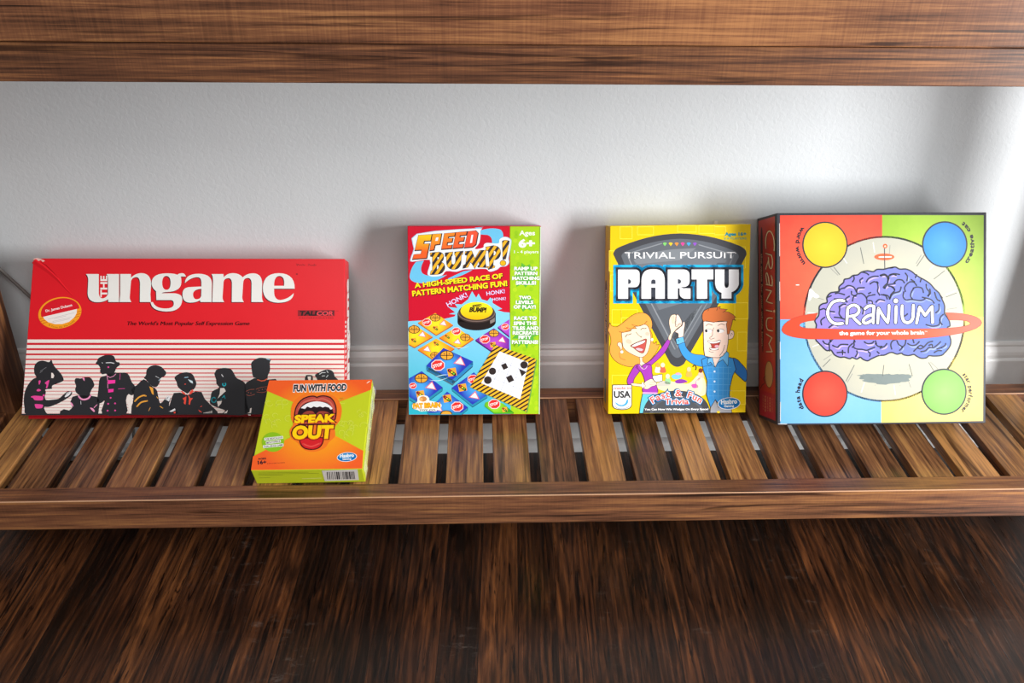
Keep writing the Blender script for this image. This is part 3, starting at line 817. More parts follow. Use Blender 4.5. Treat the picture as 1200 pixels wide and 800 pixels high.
for s_, p0, p1, h in (('SPEAK', (372, 337), (628, 332), 50), ('OUT', (356, 442), (616, 440), 84)):
    a.text(s_, p0, p1, h, '4a141c', 7, .125, .12); a.text(s_, p0, p1, h, 'f07818', 8, .07, .12, dy=3); a.text(s_, p0, p1, h, 'fdd416', 9, .052, .12)
a.done('title_lettering', 'bulging yellow title letters with a dark red edge')
a.at(280, 440, 5.7118)
a.text('FUN WITH FOOD', (366, 130), (714, 126), 44, 'f4f2f0', 2, .125, .12); a.text('FUN WITH FOOD', (366, 130), (714, 126), 44, '26262e', 3, .045, .12)
a.done('slogan')
a.at(280, 440, 5.7118)
a.oval(224, 465, 74, 66, '8cc024', 2)
for i, t in enumerate(('THE RIDICULOUS', 'MOUTHPIECE', 'CHALLENGE GAME')):
    y = 452 + i * 25; x0 = (172, 182, 162)[i]; x1 = (288, 272, 290)[i]
    a.poly([(x0-4, y+3), (x1+4, y-9), (x1+2, y-27), (x0-6, y-15)], 'f0f0ec', 3); a.text(t, (x0, y), (x1, y-12), 12, '3a4420', 4, .02)
a.done('round_badge')
a.at(280, 440, 5.7118)
a.text('AGES', (122, 583), (175, 581), 12, '33202a', 2, .04); a.text('16+', (122, 614), (176, 610), 24, '33202a', 2, .05)
a.text('4 OR MORE PLAYERS', (180, 613), (300, 608), 6, '33202a', 2)
a.done('age_print')
a.at(280, 440, 5.7118)
publisher_oval(a, 720, 573, 64, 29, 2)
a.done('publisher_logo')
a.at(280, 440, 5.7118)
a.line([(855, 78), (872, 66)], 5, 'fbe8dc', 2)
a.done('scuff')
s = Art(g, ((292.6, 554.7), (424.4, 554.7), (428.5, 570), (303, 570.5)), [(Q[3][0], -T_, Q[3][1]), (Q[2][0], -T_, Q[2][1]), (Q[2][0], 0, Q[2][1]), (Q[3][0], 0, Q[3][1])], (0, 0, -1))
s.at(280, 440, 5.7118)
s.poly([(557,662),(793,658),(806,728),(584,733)], 'd9d6d2', 1)
rnd = random.Random(5); x = 600
while x < 785:
    w = rnd.choice((3, 4, 6, 9)); s.poly([(x-9,672),(x-9+w,672),(x+w,722),(x,722)], '2c2a2e', 2); x += w + rnd.choice((3, 5, 8))
for y, x0, x1 in ((672,130,470), (680,128,540), (706,140,215), (688,130,300)): s.line([(x0, y), (x1, y)], 2.0, '8a9424', 1, caps=False)
s.line([(430,715),(560,713)], 3, 'dfe68a', 1, caps=False)
s.done('barcode_panel', 'white barcode panel on the lower side')
s = Art(g, ((435.8, 449.6), (441.5, 468), (428.8, 569), (424.4, 554.7)), [(Q[1][0], -T_, Q[1][1]), (Q[1][0], 0, Q[1][1]), (Q[2][0], 0, Q[2][1]), (Q[2][0], -T_, Q[2][1])], (1, 0, 0))
s.text('SPEAK OUT  FUN WITH FOOD', (433.0, 540), (438.2, 478), 1.8, '4a5040', 1, .03)
s.done('side_title')
def wrap_mat():
    m, nt, bs = newmat('clear_wrap')
    bs.inputs['Base Color'].default_value = (.95, .96, .96, 1); bs.inputs['Roughness'].default_value = .12
    bs.inputs['Alpha'].default_value = .25
    return m
bm = bmesh.new(); rows = []; rnd = random.Random(9)
for i in range(26):
    z = .004 + .122 * i / 25; bulge = .0008 + .0016 * abs(math.sin(i * .55)) * (1.5 if i > 18 or i < 3 else .5)
    rows.append([bm.verts.new((.0661 + (bulge * math.sin(math.pi * j / 5) + rnd.uniform(0, .0003)), -.006 - .024 * j / 5, z + rnd.uniform(-.0006, .0006))) for j in range(6)])
for r0, r1 in zip(rows, rows[1:]):
    for j in range(5): bm.faces.new((r0[j], r1[j], r1[j + 1], r0[j + 1]))
me = bpy.data.meshes.new('shrink_wrap'); bm.to_mesh(me); bm.free()
o = link('shrink_wrap', me, g, (wrap_mat(),)); o['label'] = 'crumpled clear wrap on the right side'

# ================================================================== box with buzzer and tiles
Q = ((-.0865, .2522), (.0877, .2523), (.0875, .0), (-.0877, .0))
T_ = .045
g = box_root('board_game', 'upright red, blue and green game box with a yellow buzzer and road sign tiles', .15733, .16961, -.01009, .35749)
CB = card_mat('crimson_card', 'b81226', 0.28)
slab('carton', Q, -T_, 0.0, CB, g, .0006)
a = Art(g, ((477.5, 265), (634, 265), (632.5, 486), (480, 486)), [(x, -T_, z) for x, z in Q], (0, -1, 0))
def vfade(art, c0, c1, p0, p1, mottle=0.0, mid=None):
    q0, q1 = art.loc(p0), art.loc(p1); d = (q1[0] - q0[0], q1[1] - q0[1]); L = math.hypot(*d); d = (d[0] / L, d[1] / L)
    s0 = q0[0] * d[0] + q0[1] * d[1]; s1 = q1[0] * d[0] + q1[1] * d[1]
    return ink_grad(c0, c1, d, s0, s1, mottle, mid=mid)
a.poly([(478, 265.6), (598, 265.6), (598, 485.4), (480.2, 485.4)], 'cc122e', 1)
SKY = vfade(a, '86d0f2', '2fb4cc', (540, 375), (520, 486), .0)
a.at(475, 335, 9.408)
a.poly([(30,390),(240,376),(440,362),(540,338),(556,318),(478,310),(548,292),(470,232),(575,245),(545,200),(620,205),(690,150),(735,60),(780,132),(806,86),(842,150),(905,168),(935,128),(958,150),(962,190),(1068,256),(1010,268),(1090,292),(1150,296),(1160,700),(1160,1416),(40,1416)], SKY, 2)
a.done('cover_print', 'red upper field above pale blue')
a.at(0, 0, 1)
a.poly([(597.2, 265.6), (633.4, 265.6), (631.9, 485.4), (597.4, 485.4)], 'a4d01e', 1)
a.at(470, 255, 6.4)
rnd = random.Random(11)
for i in range(90):
    x = rnd.uniform(838, 1016); y = rnd.uniform(95, 1440); k = i % 3; a.oval(x, y, 17, 17, ('b4d826', '96c81c', 'aed422')[k], 2 + k, n=12)
def burst(cx, cy, rx, ry, n, col, layer):
    layer += 2
    pts = []
    for k in range(2 * n):
        r = 1.0 if k % 2 == 0 else .62; t = math.pi * k / n + .2
        j = rnd.uniform(.85, 1.1) * r
        pts.append((max(822, min(1045, cx + rx * j * math.cos(t))), cy + ry * j * math.sin(t)))
    a.poly(pts, col, layer)
burst(935, 435, 100, 105, 9, '5eb23c', 3); burst(930, 645, 80, 65, 8, '5eb23c', 3); burst(932, 860, 110, 120, 10, '5eb23c', 3)
for t, x0, x1, y, h in (('RAMP UP', 850, 1022, 395, 25), ('PATTERN', 853, 1020, 431, 25), ('MATCHING', 835, 1040, 468, 25), ('SKILLS!', 862, 1010, 503, 25),
                        ('TWO', 885, 972, 613, 25), ('LEVELS', 862, 990, 648, 25), ('OF PLAY!', 845, 1008, 683, 25),
                        ('RACE TO', 848, 1015, 768, 26), ('SPIN THE', 845, 1015, 806, 26), ('TILES AND', 835, 1030, 843, 26), ('RECREATE', 838, 1028, 878, 26), ('FIFTY', 882, 975, 911, 26), ('PATTERNS!', 832, 1026, 947, 26)):
    a.text(t, (x0, y), (x1, y), h, '4c8e30', 6, .10); a.text(t, (x0, y), (x1, y), h, 'f4f8ee', 7, .05)
a.text('Ages', (888, 133), (1003, 133), 36, 'f4f8ee', 6, .025); a.text('6+', (886, 222), (998, 222), 58, 'f4f8ee', 6, .05); a.text('1 - 4 players', (848, 268), (1030, 268), 22, 'f4f8ee', 6, .015)
a.done('side_column', 'lime green column of white lettering')
# title
a.at(475, 260, 9.408)
a.svg("M120,440 L205,428 Q150,520 190,570 Q280,625 460,585 Q300,690 150,675 Q30,660 50,580 Q70,490 120,440 Z", '6cc2ea', 2)
a.svg("M828,95 Q960,55 1050,88 Q1100,130 1065,245 L955,240 Q962,160 900,145 L826,140 Z", '6cc2ea', 2)
a.svg("M470,625 L640,545 L740,530 Q620,605 470,640 Z", '6cc2ea', 2); a.svg("M760,66 L860,58 L800,78 Z", '6cc2ea', 2)
HALO = [(125,132),(785,72),(828,100),(816,230),(765,300),(858,285),(870,250),(905,232),(1030,238),(1045,190),(1100,165),(1160,190),(1168,240),(1140,400),(1145,450),(1110,490),(1050,498),(1010,530),(930,552),(885,520),(720,525),(640,528),(560,552),(450,545),(400,595),(300,608),(250,590),(245,550),(268,420),(75,440),(56,405),(92,300)]
a.poly(catmull(HALO, True, 3), 'a9c8e6', 3); a.poly([(x * .985 + 9, y * .98 + 7) for x, y in catmull(HALO, True, 3)], 'e9f2fa', 4)
SPD = [([(145,150),(290,140),(276,206),(206,210),(198,245),(262,242),(232,398),(80,410),(94,362),(172,354),(182,308),(106,312)], None),
       ([(300,138),(396,132),(378,245),(325,252),(312,308),(270,314)], [(338,175),(366,172),(358,208),(330,212)]),
       ([(430,130),(548,120),(540,155),(472,162),(468,185),(520,182),(512,222),(460,226),(455,262),(512,256),(505,292),(398,300)], None),
       ([(558,118),(676,108),(668,142),(600,150),(596,175),(648,170),(640,210),(588,216),(582,250),(640,245),(632,282),(524,292)], None),
       ([(690,108),(772,98),(798,125),(775,248),(740,276),(650,284)], [(728,145),(748,143),(735,232),(712,236)])]
TOPC = ('fcc81c', 'f9a42a', 'f68a2a', 'f37430', 'ee5638'); BOTC = ('f0622a', 'f0602a', 'ee5a2c', 'ea4e2e', 'e6402e')
for (o_, h_), c0, c1 in zip(SPD, TOPC, BOTC):
    rim(a, [(x + 3, y + 4) for x, y in o_], 15, '33262a', 5); a.poly([[(x + 3, y + 4) for x, y in o_]] + ([h_] if h_ else []), '33262a', 5)
    xm = o_[0][0]
    a.poly([o_] + ([h_] if h_ else []), vfade(a, c0, c1, (xm, 160), (xm, 330)), 6)
q = a.loc((0, 0)); HAZ = ink_stripe('f7b41c', '2f2628', (-.62, 1.0), .0088, .5)
HAZ = ink_stripe('f7b41c', '2f2628', (.86, -.6), .0072, .52)
BMP = ["M275,345 L370,335 Q430,345 420,400 Q415,435 385,445 Q440,455 432,515 Q415,580 330,580 L275,580 L285,540 L300,540 L300,385 L278,380 Z M350,385 L372,385 Q378,415 350,425 Z M348,470 Q375,470 370,505 Q362,530 342,530 Z",
 "M440,345 L520,335 L515,375 L505,380 L505,440 Q510,475 530,475 Q550,470 555,430 L555,375 L545,365 L545,335 L635,325 L630,360 L615,365 L612,450 Q600,525 530,525 Q455,520 455,440 L455,385 L440,380 Z",
 "M660,330 L730,322 L765,410 L820,318 L888,315 L885,350 L875,360 L885,490 L905,495 L900,505 L800,500 L800,485 L815,480 L812,430 L765,512 L720,440 L690,500 L635,512 L640,480 L665,470 L680,370 L660,365 Z",
 "M888,280 L970,265 Q1050,270 1048,345 Q1040,420 970,420 L965,480 L985,490 L982,505 L915,525 L910,500 L930,490 L915,320 L890,315 Z M972,315 Q1005,320 1000,350 Q990,380 968,378 Z",
 "M1070,215 Q1100,195 1145,215 L1105,410 L1075,415 Z"]
for p in BMP:
    L = svg(p)
    for l in L: rim(a, l, 9, '33282a', 5)
    a.poly(L, HAZ, 6)
a.oval(1076, 456, 36, 33, '33282a', 5); a.oval(1076, 456, 30, 27, 'f7b41c', 6)
a.at(470, 255, 6.4)
for t, p0, p1, h in (('A HIGH-SPEED RACE OF', (106, 527), (760, 455), 37), ('PATTERN MATCHING FUN!', (88, 589), (795, 512), 40)):
    a.text(t, p0, p1, h, '4a0a18', 6, .07, dx=4, dy=4); a.text(t, p0, p1, h, 'fde61e', 7, .04)
for t, p0, p1, h in (('HONK!', (352, 670), (500, 592), 36), ('HONK!', (642, 585), (778, 566), 30), ('HONK!', (685, 625), (785, 618), 22)):
    a.text(t, p0, p1, h, 'a87ac8', 6, .035); a.text(t, p0, p1, h, 'efe4fa', 7, .0)
a.done('title_lettering', 'orange and black-striped title letters on a pale outline')
# buzzer
a.at(475, 335, 9.408)
a.oval(785, 398, 212, 94, '241c1b', 3); a.poly([(574,300),(996,300),(996,400),(574,400)], '2e2523', 3)
a.poly([(930,345),(985,330),(985,395),(935,420)], '8d807a', 4); a.oval(785, 315, 212, 96, '3c302d', 5); a.oval(785, 300, 205, 98, '7a665e', 6); a.oval(785, 290, 198, 98, '4a3a34', 7)
a.oval(785, 276, 178, 98, ink_grad('f2b80e', 'fdee2a', (0, 1), a.loc((785, 375))[1], a.loc((785, 180))[1]), 8)
a.text('SPEED', (738, 236), (838, 226), 26, '2a2410', 9, .05, .2); a.text('BUMP!', (706, 286), (884, 290), 50, '2a2410', 9, .06, .2)
a.done('buzzer_picture', 'round yellow buzzer on a black base')
# tiles
def quad_icon(kind, cx, cy, r, art, L):
    if kind == 'x':
        art.oval(cx, cy, r * 1.15, r * .82, '3a2a1e', L, n=20); art.oval(cx, cy, r, r * .7, 'f0a83a', L + 1, n=20)
        art.line([(cx - r * .9, cy), (cx + r * .9, cy)], r * .13, '3a2a1e', L + 2); art.line([(cx, cy - r * .65), (cx, cy + r * .65)], r * .13, '3a2a1e', L + 2)
        for dx in (-.42, .42):
            art.ring(cx + dx * r, cy - r * .28, r * .1, r * .1, r * .07, '3a2a1e', L + 2, n=8)
    elif kind == 's':
        art.poly([(cx + r * math.cos(math.radians(22.5 + 45 * k)), cy + r * .82 * math.sin(math.radians(22.5 + 45 * k))) for k in range(8)], 'f6dcd8', L)
        art.poly([(cx + r * .88 * math.cos(math.radians(22.5 + 45 * k)), cy + r * .7 * math.sin(math.radians(22.5 + 45 * k))) for k in range(8)], 'e23330', L + 1)
        art.text('STOP', (cx - r * .6, cy + r * .36), (cx + r * .62, cy + r * .02), r * .42, 'fbeeee', L + 2, .04)
    elif kind == 't':
        P = [(cx - r, cy + r * .35), (cx + r * .15, cy - r * .75), (cx + r * .85, cy + r * .7)]
        art.poly(P, 'e8687a', L); m = (cx, cy + r * .12); art.poly([(m[0] + (x - m[0]) * .74, m[1] + (y - m[1]) * .74) for x, y in P], 'fdf0f2', L + 1)
    elif kind == 'l':
        art.poly([(cx - r * .8, cy - r * .55), (cx + r * .6, cy - r * .75), (cx + r * .85, cy + r * .5), (cx - r * .55, cy + r * .75)], 'f0a83a', L)
        art.line([(cx - r * .45, cy - r * .3), (cx + r * .45, cy + r * .35)], r * .5, '3a2420', L + 1)
        for k, c_ in ((-1, 'd83a30'), (0, 'f4e030'), (1, '6cc83a')): art.oval(cx + k * r * .32, cy + k * r * .24, r * .17, r * .15, c_, L + 2, n=10)
TL = 3
def tile(art, pts, edge, fill, icons, side=None, dy=24, L=TL, r=50):
    if side:
        art.poly([(x, y + dy * 1.25) for x, y in pts], '1c3c4c', L); art.poly([(x, y + dy) for x, y in pts], side, L)
        for (x0, y0), (x1, y1) in zip(pts, pts[1:] + pts[:1]): art.poly([(x0, y0), (x1, y1), (x1, y1 + dy), (x0, y0 + dy)], side, L + 1)
    cx = sum(p[0] for p in pts) / len(pts); cy = sum(p[1] for p in pts) / len(pts)
    q = art.loc((cx, cy))
    art.poly(pts, ink_radial(fill, edge, q[0], q[1], .004, .019), L + 2)
    for k, x, y, rr in icons: quad_icon(k, x, y, rr, art, L + 3)
a.at(475, 335, 9.408)
OE, OF_ = 'f08a24', 'fde22a'
tile(a, [(340,580),(540,690),(330,825),(138,700)], OE, OF_, [('l',340,635,38),('t',240,692,52),('x',325,762,44)], 'c85a20', 10)
tile(a, [(330,300),(525,430),(340,540),(140,405)], OE, OF_, [('x',330,352,50),('s',237,402,54),('t',420,410,48),('l',332,468,38)], 'c85a20', 10)
tile(a, [(95,425),(300,560),(100,675),(37,640),(35,458)], OE, OF_, [('x',97,480,56),('t',188,532,50),('l',92,600,38)], 'c85a20', 10)
tile(a, [(560,455),(752,585),(590,690),(375,570)], OE, OF_, [('s',562,500,54),('l',462,560,38),('x',660,567,50),('t',575,612,48)], 'c85a20', 10)
tile(a, [(975,468),(1146,590),(1146,690),(960,720),(930,705),(772,595)], '7a2aa0', 'b84ccc', [('x',975,525,50),('s',876,590,60),('t',1065,595,50),('l',965,650,44)], '4a1a70', 14)
tile(a, [(1146,370),(1146,558),(1018,455)], '7a2aa0', 'b84ccc', [('s',1100,452,46)], '4a1a70', 14)
a.at(475, 405, 9.408)
BE, BF = '2c3cb8', '4aa6ee'
tile(a, [(180,280),(412,460),(170,640),(42,560),(40,360)], BE, BF, [('x',177,358,66),('s',84,440,44),('t',285,440,68),('l',165,535,62)], '2a8fb0', 30)
tile(a, [(460,505),(690,680),(620,738),(262,738),(240,715)], BE, BF, [('l',460,582,62),('s',572,672,72),('t',370,690,48)], '2a8fb0', 22)
tile(a, [(755,295),(900,430),(905,545),(740,650),(510,465)], BE, BF, [('s',745,370,64),('l',628,462,62),('t',762,548,64)], '2a8fb0', 26)
a.svg("M385,755 Q390,712 450,712 Q515,714 518,755 Z", '3a2a1e', 9); a.svg("M394,755 Q400,722 450,720 Q505,722 509,755 Z", 'f0a83a', 10)
a.poly([(240,280),(520,440),(560,395),(260,240)], '4c6c7c', 9)
tile(a, [(420,25),(745,175),(520,375),(232,220)], BE, BF, [('x',457,107,66),('s',360,215,80),('t',600,170,72),('l',512,292,68)], '2f86c0', 46, 8)
a.line([(330,345),(400,325),(470,318)], 8, 'c8ecf6', 15, smooth=True, taper=True); a.line([(260,375),(360,385),(470,352)], 7, 'c8ecf6', 15, smooth=True, taper=True)
a.line([(520,20),(620,25),(700,5)], 6, 'd8f2fa', 15, smooth=True, taper=True)
a.at(545, 405, 9.4105)
tile(a, [(222,628),(300,600),(420,640),(535,738),(318,738),(212,655)], '3a9a20', '9ade30', [('s',322,645,70),('l',435,706,40)], '5ab820', 14)
a.done('tile_pictures', 'orange, purple and blue square tiles with road signs')
# pattern card
a.at(470, 370, 6.4)
HZ2 = ink_stripe('f6b824', '2c211f', (-.62, 1.0), .0048, .55)
card = catmull([(712,222),(735,230),(990,318),(1008,330),(1008,350),(945,695),(930,712),(905,705),(540,545),(526,530),(530,510),(695,235)], True, 2)
a.poly([(x + 8, y + 8) for x, y in card], '6c9c4c', 16); a.poly(card, HZ2, 17)
W4 = [(738,268),(955,352),(893,628),(600,505)]
a.poly(W4, 'f1f3f8', 18)
def bil(u, v):
    (ax, ay), (bx, by), (cx, cy), (dx, dy) = W4
    return ((1-u)*(1-v)*ax + u*(1-v)*bx + u*v*cx + (1-u)*v*dx, (1-u)*(1-v)*ay + u*(1-v)*by + u*v*cy + (1-u)*v*dy)
for k in (1, 2, 3):
    a.line([bil(k / 4, 0), bil(k / 4, 1)], 2, '9aa4c0', 19, caps=False); a.line([bil(0, k / 4), bil(1, k / 4)], 2, '9aa4c0', 19, caps=False)
for x, y, r in ((685, 416, 27), (650, 483, 29), (922, 370, 28)): a.oval(x, y, r, r, '332a29', 20, n=24)
for x, y, r in ((776, 380, 27), (817, 473, 31)): a.poly([(x - r, y - r * .35), (x + r * .3, y - r * .95), (x + r, y + r * .4), (x - r * .3, y + r)], '332a29', 20)
a.poly([(883, 397), (940, 424), (905, 457)], '332a29', 20)
a.done('pattern_card_picture', 'white grid card with a black and yellow striped edge')
a.at(470, 370, 6.4)
a.blob([(88,660),(120,645),(125,610),(150,595),(190,598),(210,615),(215,635),(260,645),(300,660),(300,685),(270,700),(262,715),(200,712),(150,716),(125,705),(95,695),(84,680)], 'f3f1ea', 18, 3)
a.oval(165, 622, 28, 20, 'd08a48', 19); a.oval(150, 625, 14, 13, 'e8b070', 20, n=14)
a.text('FAT BRAIN', (93, 692), (292, 683), 36, 'a85a10', 19, .09); a.text('FAT BRAIN', (93, 692), (292, 683), 36, 'f6b21c', 20, .05)
a.text('TOY CO.', (138, 712), (262, 710), 12, '6a6a6a', 20, .05)
a.done('maker_logo')
a.at(0, 0, 1)
a.poly([(633.0, 266), (633.9, 266), (632.4, 485.6), (631.4, 485.6)], 'd6ecc8', 21); a.done('edge_wear')

# ================================================================== yellow box
Q = ((-.0936, .2519), (.0930, .2534), (.0938, .0), (-.0936, .0))
T_ = .0453
g = box_root('board_game', 'bright yellow upright game box with a grey wedge and two laughing cartoon people', .43016, .16722, .00138, .37199)
YEL = card_mat('yellow_card', 'eccb10', 0.3)
slab('carton', Q, -T_, 0.0, YEL, g, .0006)
PXP = ((715, 265), (880, 263), (873.5, 483.5), (712.5, 484.5))
a = Art(g, PXP, [(x, -T_, z) for x, z in Q], (0, -1, 0))
a.at(700, 255, 6.4)
for x, y, w, h in ((170,70,90,90),(300,70,120,60),(600,60,140,50),(760,60,120,60),(960,220,150,160),(100,430,60,120),(110,690,70,110),(180,690,120,60),(1030,640,100,120),(1050,860,70,140),(110,1180,130,100),(1000,1300,110,100),(880,70,80,60),(90,250,60,150)):
    a.line([(x,y),(x+w,y),(x+w,y+h),(x,y+h)], 5, 'fbe544', 1, closed=True)
a.svg("M120,275 Q122,238 175,218 Q400,122 620,120 Q850,124 1065,212 Q1122,235 1118,280 L1080,355 L650,1095 Q595,1145 545,1090 L155,350 Z", '44454a', 2)
a.svg("M180,290 Q185,262 230,248 Q420,165 620,160 Q820,165 1010,245 Q1065,265 1060,300 L1035,345 L635,1030 Q595,1075 558,1025 L200,345 Z", '62676e', 3)
a.svg("M270,320 Q430,240 620,235 Q820,240 970,320 L600,960 Z", '6f757c', 4)
a.svg("M440,700 L640,640 L760,560 L900,340 L960,340 L600,960 Z", '5a5f66', 5); a.svg("M300,350 L620,320 L740,230 L620,236 Q430,240 270,320 Z", '7f858b', 5); a.svg("M700,720 L790,650 L600,980 L560,900 Z", '7f858b', 5)
a.line([(225,280),(260,365),(580,985)], 9, '8d9298', 6); a.line([(1020,285),(985,365),(620,985)], 9, '7c8187', 6); a.line([(215,280),(240,268),(480,195)], 8, '8d9298', 6); a.line([(760,205),(1000,275)], 8, '8d9298', 6)
for x, c_ in zip((505, 549, 594, 639, 684, 730), ('7fce6e', 'f0c62c', 'f0903e', 'ec4298', '3fa8e6', '8e54c0')):
    a.svg("M%d,195 Q%d,186 %d,188 Q%d,186 %d,195 L%d,215 Z" % (x - 15, x - 10, x, x + 10, x + 15, x), c_, 6)
a.text('TRIVIAL PURSUIT', (205, 307), (1032, 305), 49, 'f2f3f4', 6, .004); a.oval(1036, 268, 4, 4, 'f2f3f4', 6, n=8)
a.done('wedge_print', 'dark grey pie-wedge shape with white lettering')
a.at(700, 255, 6.4)
PTY = ["M155,390 H290 Q318,395 316,430 V480 Q312,520 280,522 L230,522 V608 H155 Z M230,462 Q250,462 252,480 Q250,498 230,498 Z",
 "M330,608 V470 Q335,390 400,388 H440 Q502,392 504,470 V608 H435 V525 H402 V608 Z M402,498 V480 Q405,464 420,464 Q436,466 436,480 V498 Z",
 "M527,390 H650 Q690,395 690,435 V480 Q688,512 655,520 L625,522 Q640,534 660,530 L697,532 V608 H650 Q618,600 616,570 V530 L602,530 V608 H527 Z M602,462 Q625,462 627,480 Q625,498 602,498 Z",
 "M706,390 H868 V464 H822 V608 H745 V464 H706 Z",
 "M882,390 H952 V505 Q956,528 968,528 Q982,526 985,505 V390 H1060 V500 Q1050,545 1005,560 V608 H930 V565 Q885,550 882,490 Z"]
for p in PTY:
    L = svg(p)
    for w, c_, ly in ((70, '1fb4ec', 7), (34, '3b3f4a', 8)):
        rim(a, L[0], w, c_, ly); a.poly(L[0], c_, ly)
        for q_ in L[0]: a.oval(q_[0], q_[1], w / 2, w / 2, c_, ly, n=14)
    a.poly(L, 'eff0f3', 10)
a.done('age_print', 'small teal lettering')
a.at(700, 255, 6.4)
a.text('Ages 16+', (957, 137), (1116, 135), 25, '2490a4', 3, .05); a.text('2-6 PLAYERS', (948, 165), (1117, 164), 15, '5aae9a', 3, .01)
a.done('age_print', 'small teal lettering')
OL = '33241e'
def shape(pts, c_, L, ol=5, smooth=True, oc=OL):
    P = catmull(pts, True, 4) if smooth else pts
    a.poly(P, c_, L)
    if ol: rim(a, P, ol, oc, L + 1)
SK1, SK2 = 'fde2c4', 'fbdccc'
# background party
a.at(705, 420, 6.857)
a.blob([(440,200),(520,180),(600,190),(700,200),(780,130),(830,180),(830,290),(700,300),(500,260),(440,230)], 'f4e2b8', 2)
for x, y, c_, c2 in ((490, 60, 'e8664a', 'f8d8b8'), (450, 60, 'f6e4d0', 'f2a848'), (700, 95, 'f2b050', 'f4c898'), (775, 165, 'e888c0', 'f8d8c8'), (795, 105, 'f2c8b0', '7a3a28'), (530, 150, '9ad09a', 'f8d8c0')):
    a.blob([(x-22,y+50),(x-16,y+10),(x,y),(x+18,y+12),(x+24,y+50)], c_, 3); a.oval(x, y - 8, 17, 19, c2, 4, n=16)
a.blob([(590,180),(640,165),(690,185),(640,200),(600,198)], '8a3aa8', 4); a.blob([(560,140),(590,125),(640,130),(630,160),(580,165)], '7ac4dc', 4); a.blob([(590,122),(615,112),(640,125),(610,132)], 'f0a0c0', 5)
a.blob([(720,210),(760,205),(775,230),(735,238)], 'd858b0', 4); a.blob([(760,185),(800,150),(812,230),(780,280)], 'f8e0c8', 4); a.ring(745, 75, 14, 20, 8, '3a2a22', 5, n=14, a0=200, a1=420)
a.blob([(440,215),(480,180),(540,190),(550,215),(480,222)], 'c8c4b8', 3)
a.at(705, 350, 10)
# woman
shape([(82,345),(98,280),(112,312),(150,326),(190,322),(260,270),(350,200),(430,166),(510,170),(565,215),(590,280),(588,330),(572,370),(590,420),(592,480),(612,525),(642,500),(640,540),(676,535),(662,575),(640,620),(600,680),(540,740),(430,790),(300,790),(180,740),(110,660),(95,580),(110,500),(98,420),(76,370)], 'f7a548', 4)
a.line([(205,630),(220,690),(275,715)], 5, 'b8683a', 6, smooth=True)
shape([(440,670),(476,680),(480,730),(530,770),(540,810),(400,810),(440,770),(450,730)], SK1, 5)
shape([(208,565),(185,540),(195,510),(230,515),(240,560),(230,605)], SK1, 6)
shape([(240,390),(330,372),(380,330),(450,318),(505,300),(545,330),(568,400),(575,480),(560,560),(530,640),(480,682),(430,680),(340,640),(275,595),(248,550),(240,470)], SK1, 7)
a.oval(318, 500, 38, 26, 'fbc4ac', 8, 20); a.oval(535, 410, 26, 22, 'fbc4ac', 8, 20)
shape([(208,385),(250,395),(345,375),(285,335),(350,352),(410,345),(350,300),(430,322),(500,298),(530,262),(548,330),(572,370),(586,300),(560,225),(510,182),(430,178),(350,215),(260,285),(190,330)], 'f7a548', 8, 0)
a.line([(208,385),(250,395),(345,375),(285,335),(350,352),(410,345),(350,300),(430,322),(500,298),(530,262)], 5, OL, 9)
a.line([(278,448),(295,420),(318,420),(345,408)], 7, OL, 10, smooth=True); a.line([(458,362),(480,345),(500,350),(522,342)], 7, OL, 10, smooth=True)
a.line([(402,390),(430,425),(448,436),(462,452),(468,436)], 5, OL, 10, smooth=True)
shape([(338,548),(400,515),(470,485),(522,470),(522,520),(505,600),(488,632),(455,632),(410,605),(370,572)], 'c4544c', 10)
shape([(352,548),(420,512),(505,486),(495,515),(440,540),(380,560)], 'f6f3f0', 12, 3); shape([(395,585),(430,572),(485,590),(470,612),(430,608)], 'f2bcc8', 12, 3)
a.oval(236, 620, 17, 17, 'eef2ee', 11, n=14); a.oval(590, 478, 14, 18, 'eef2ee', 11, n=14)
PU = 'a63fb4'
shape([(470,790),(560,730),(620,670),(700,575),(770,478),(802,488),(782,555),(730,640),(650,720),(580,780),(560,830)], PU, 6)
shape([(778,474),(790,430),(808,390),(790,300),(792,240),(815,195),(845,185),(866,190),(874,240),(866,310),(905,290),(930,292),(938,308),(880,352),(850,385),(828,420),(806,486)], SK1, 7)
for p in ([(822,205),(832,290)], [(842,200),(850,290)]): a.line(p, 4, 'b88a70', 9)
a.at(705, 420, 6.857)
shape([(280,48),(255,70),(228,115),(206,165),(208,200),(228,214),(250,205),(262,160),(300,108),(318,80)], PU, 6, 4)
shape([(285,45),(310,50),(330,80),(355,72),(370,45),(400,60),(405,120),(418,150),(436,205),(452,262),(430,276),(335,270),(330,225),(345,180),(322,115),(290,80)], PU, 8, 4)
a.line([(305,52),(325,80),(350,80),(365,58)], 7, 'd89ae0', 10, smooth=True)
shape([(242,196),(300,202),(345,206),(345,228),(300,222),(240,214)], SK1, 9, 3)
shape([(345,190),(380,168),(402,162),(420,178),(440,196),(432,214),(400,224),(370,244),(338,236)], SK1, 10, 3)
shape([(405,140),(485,125),(487,178),(438,190),(418,172)], 'f4f6f4', 12, 4, False); a.line([(388,192),(430,186)], 3, 'b88a70', 12); a.line([(385,208),(425,204)], 3, 'b88a70', 12)
a.oval(330, 212, 9, 24, 'ece4dc', 12, n=14)
a.poly([(330,268),(448,272),(446,284),(328,282)], 'e8a8dc', 11)
shape([(328,282),(446,284),(440,300),(380,350),(345,400),(335,437),(303,437),(312,360)], '66c6d2', 8, 4, False)
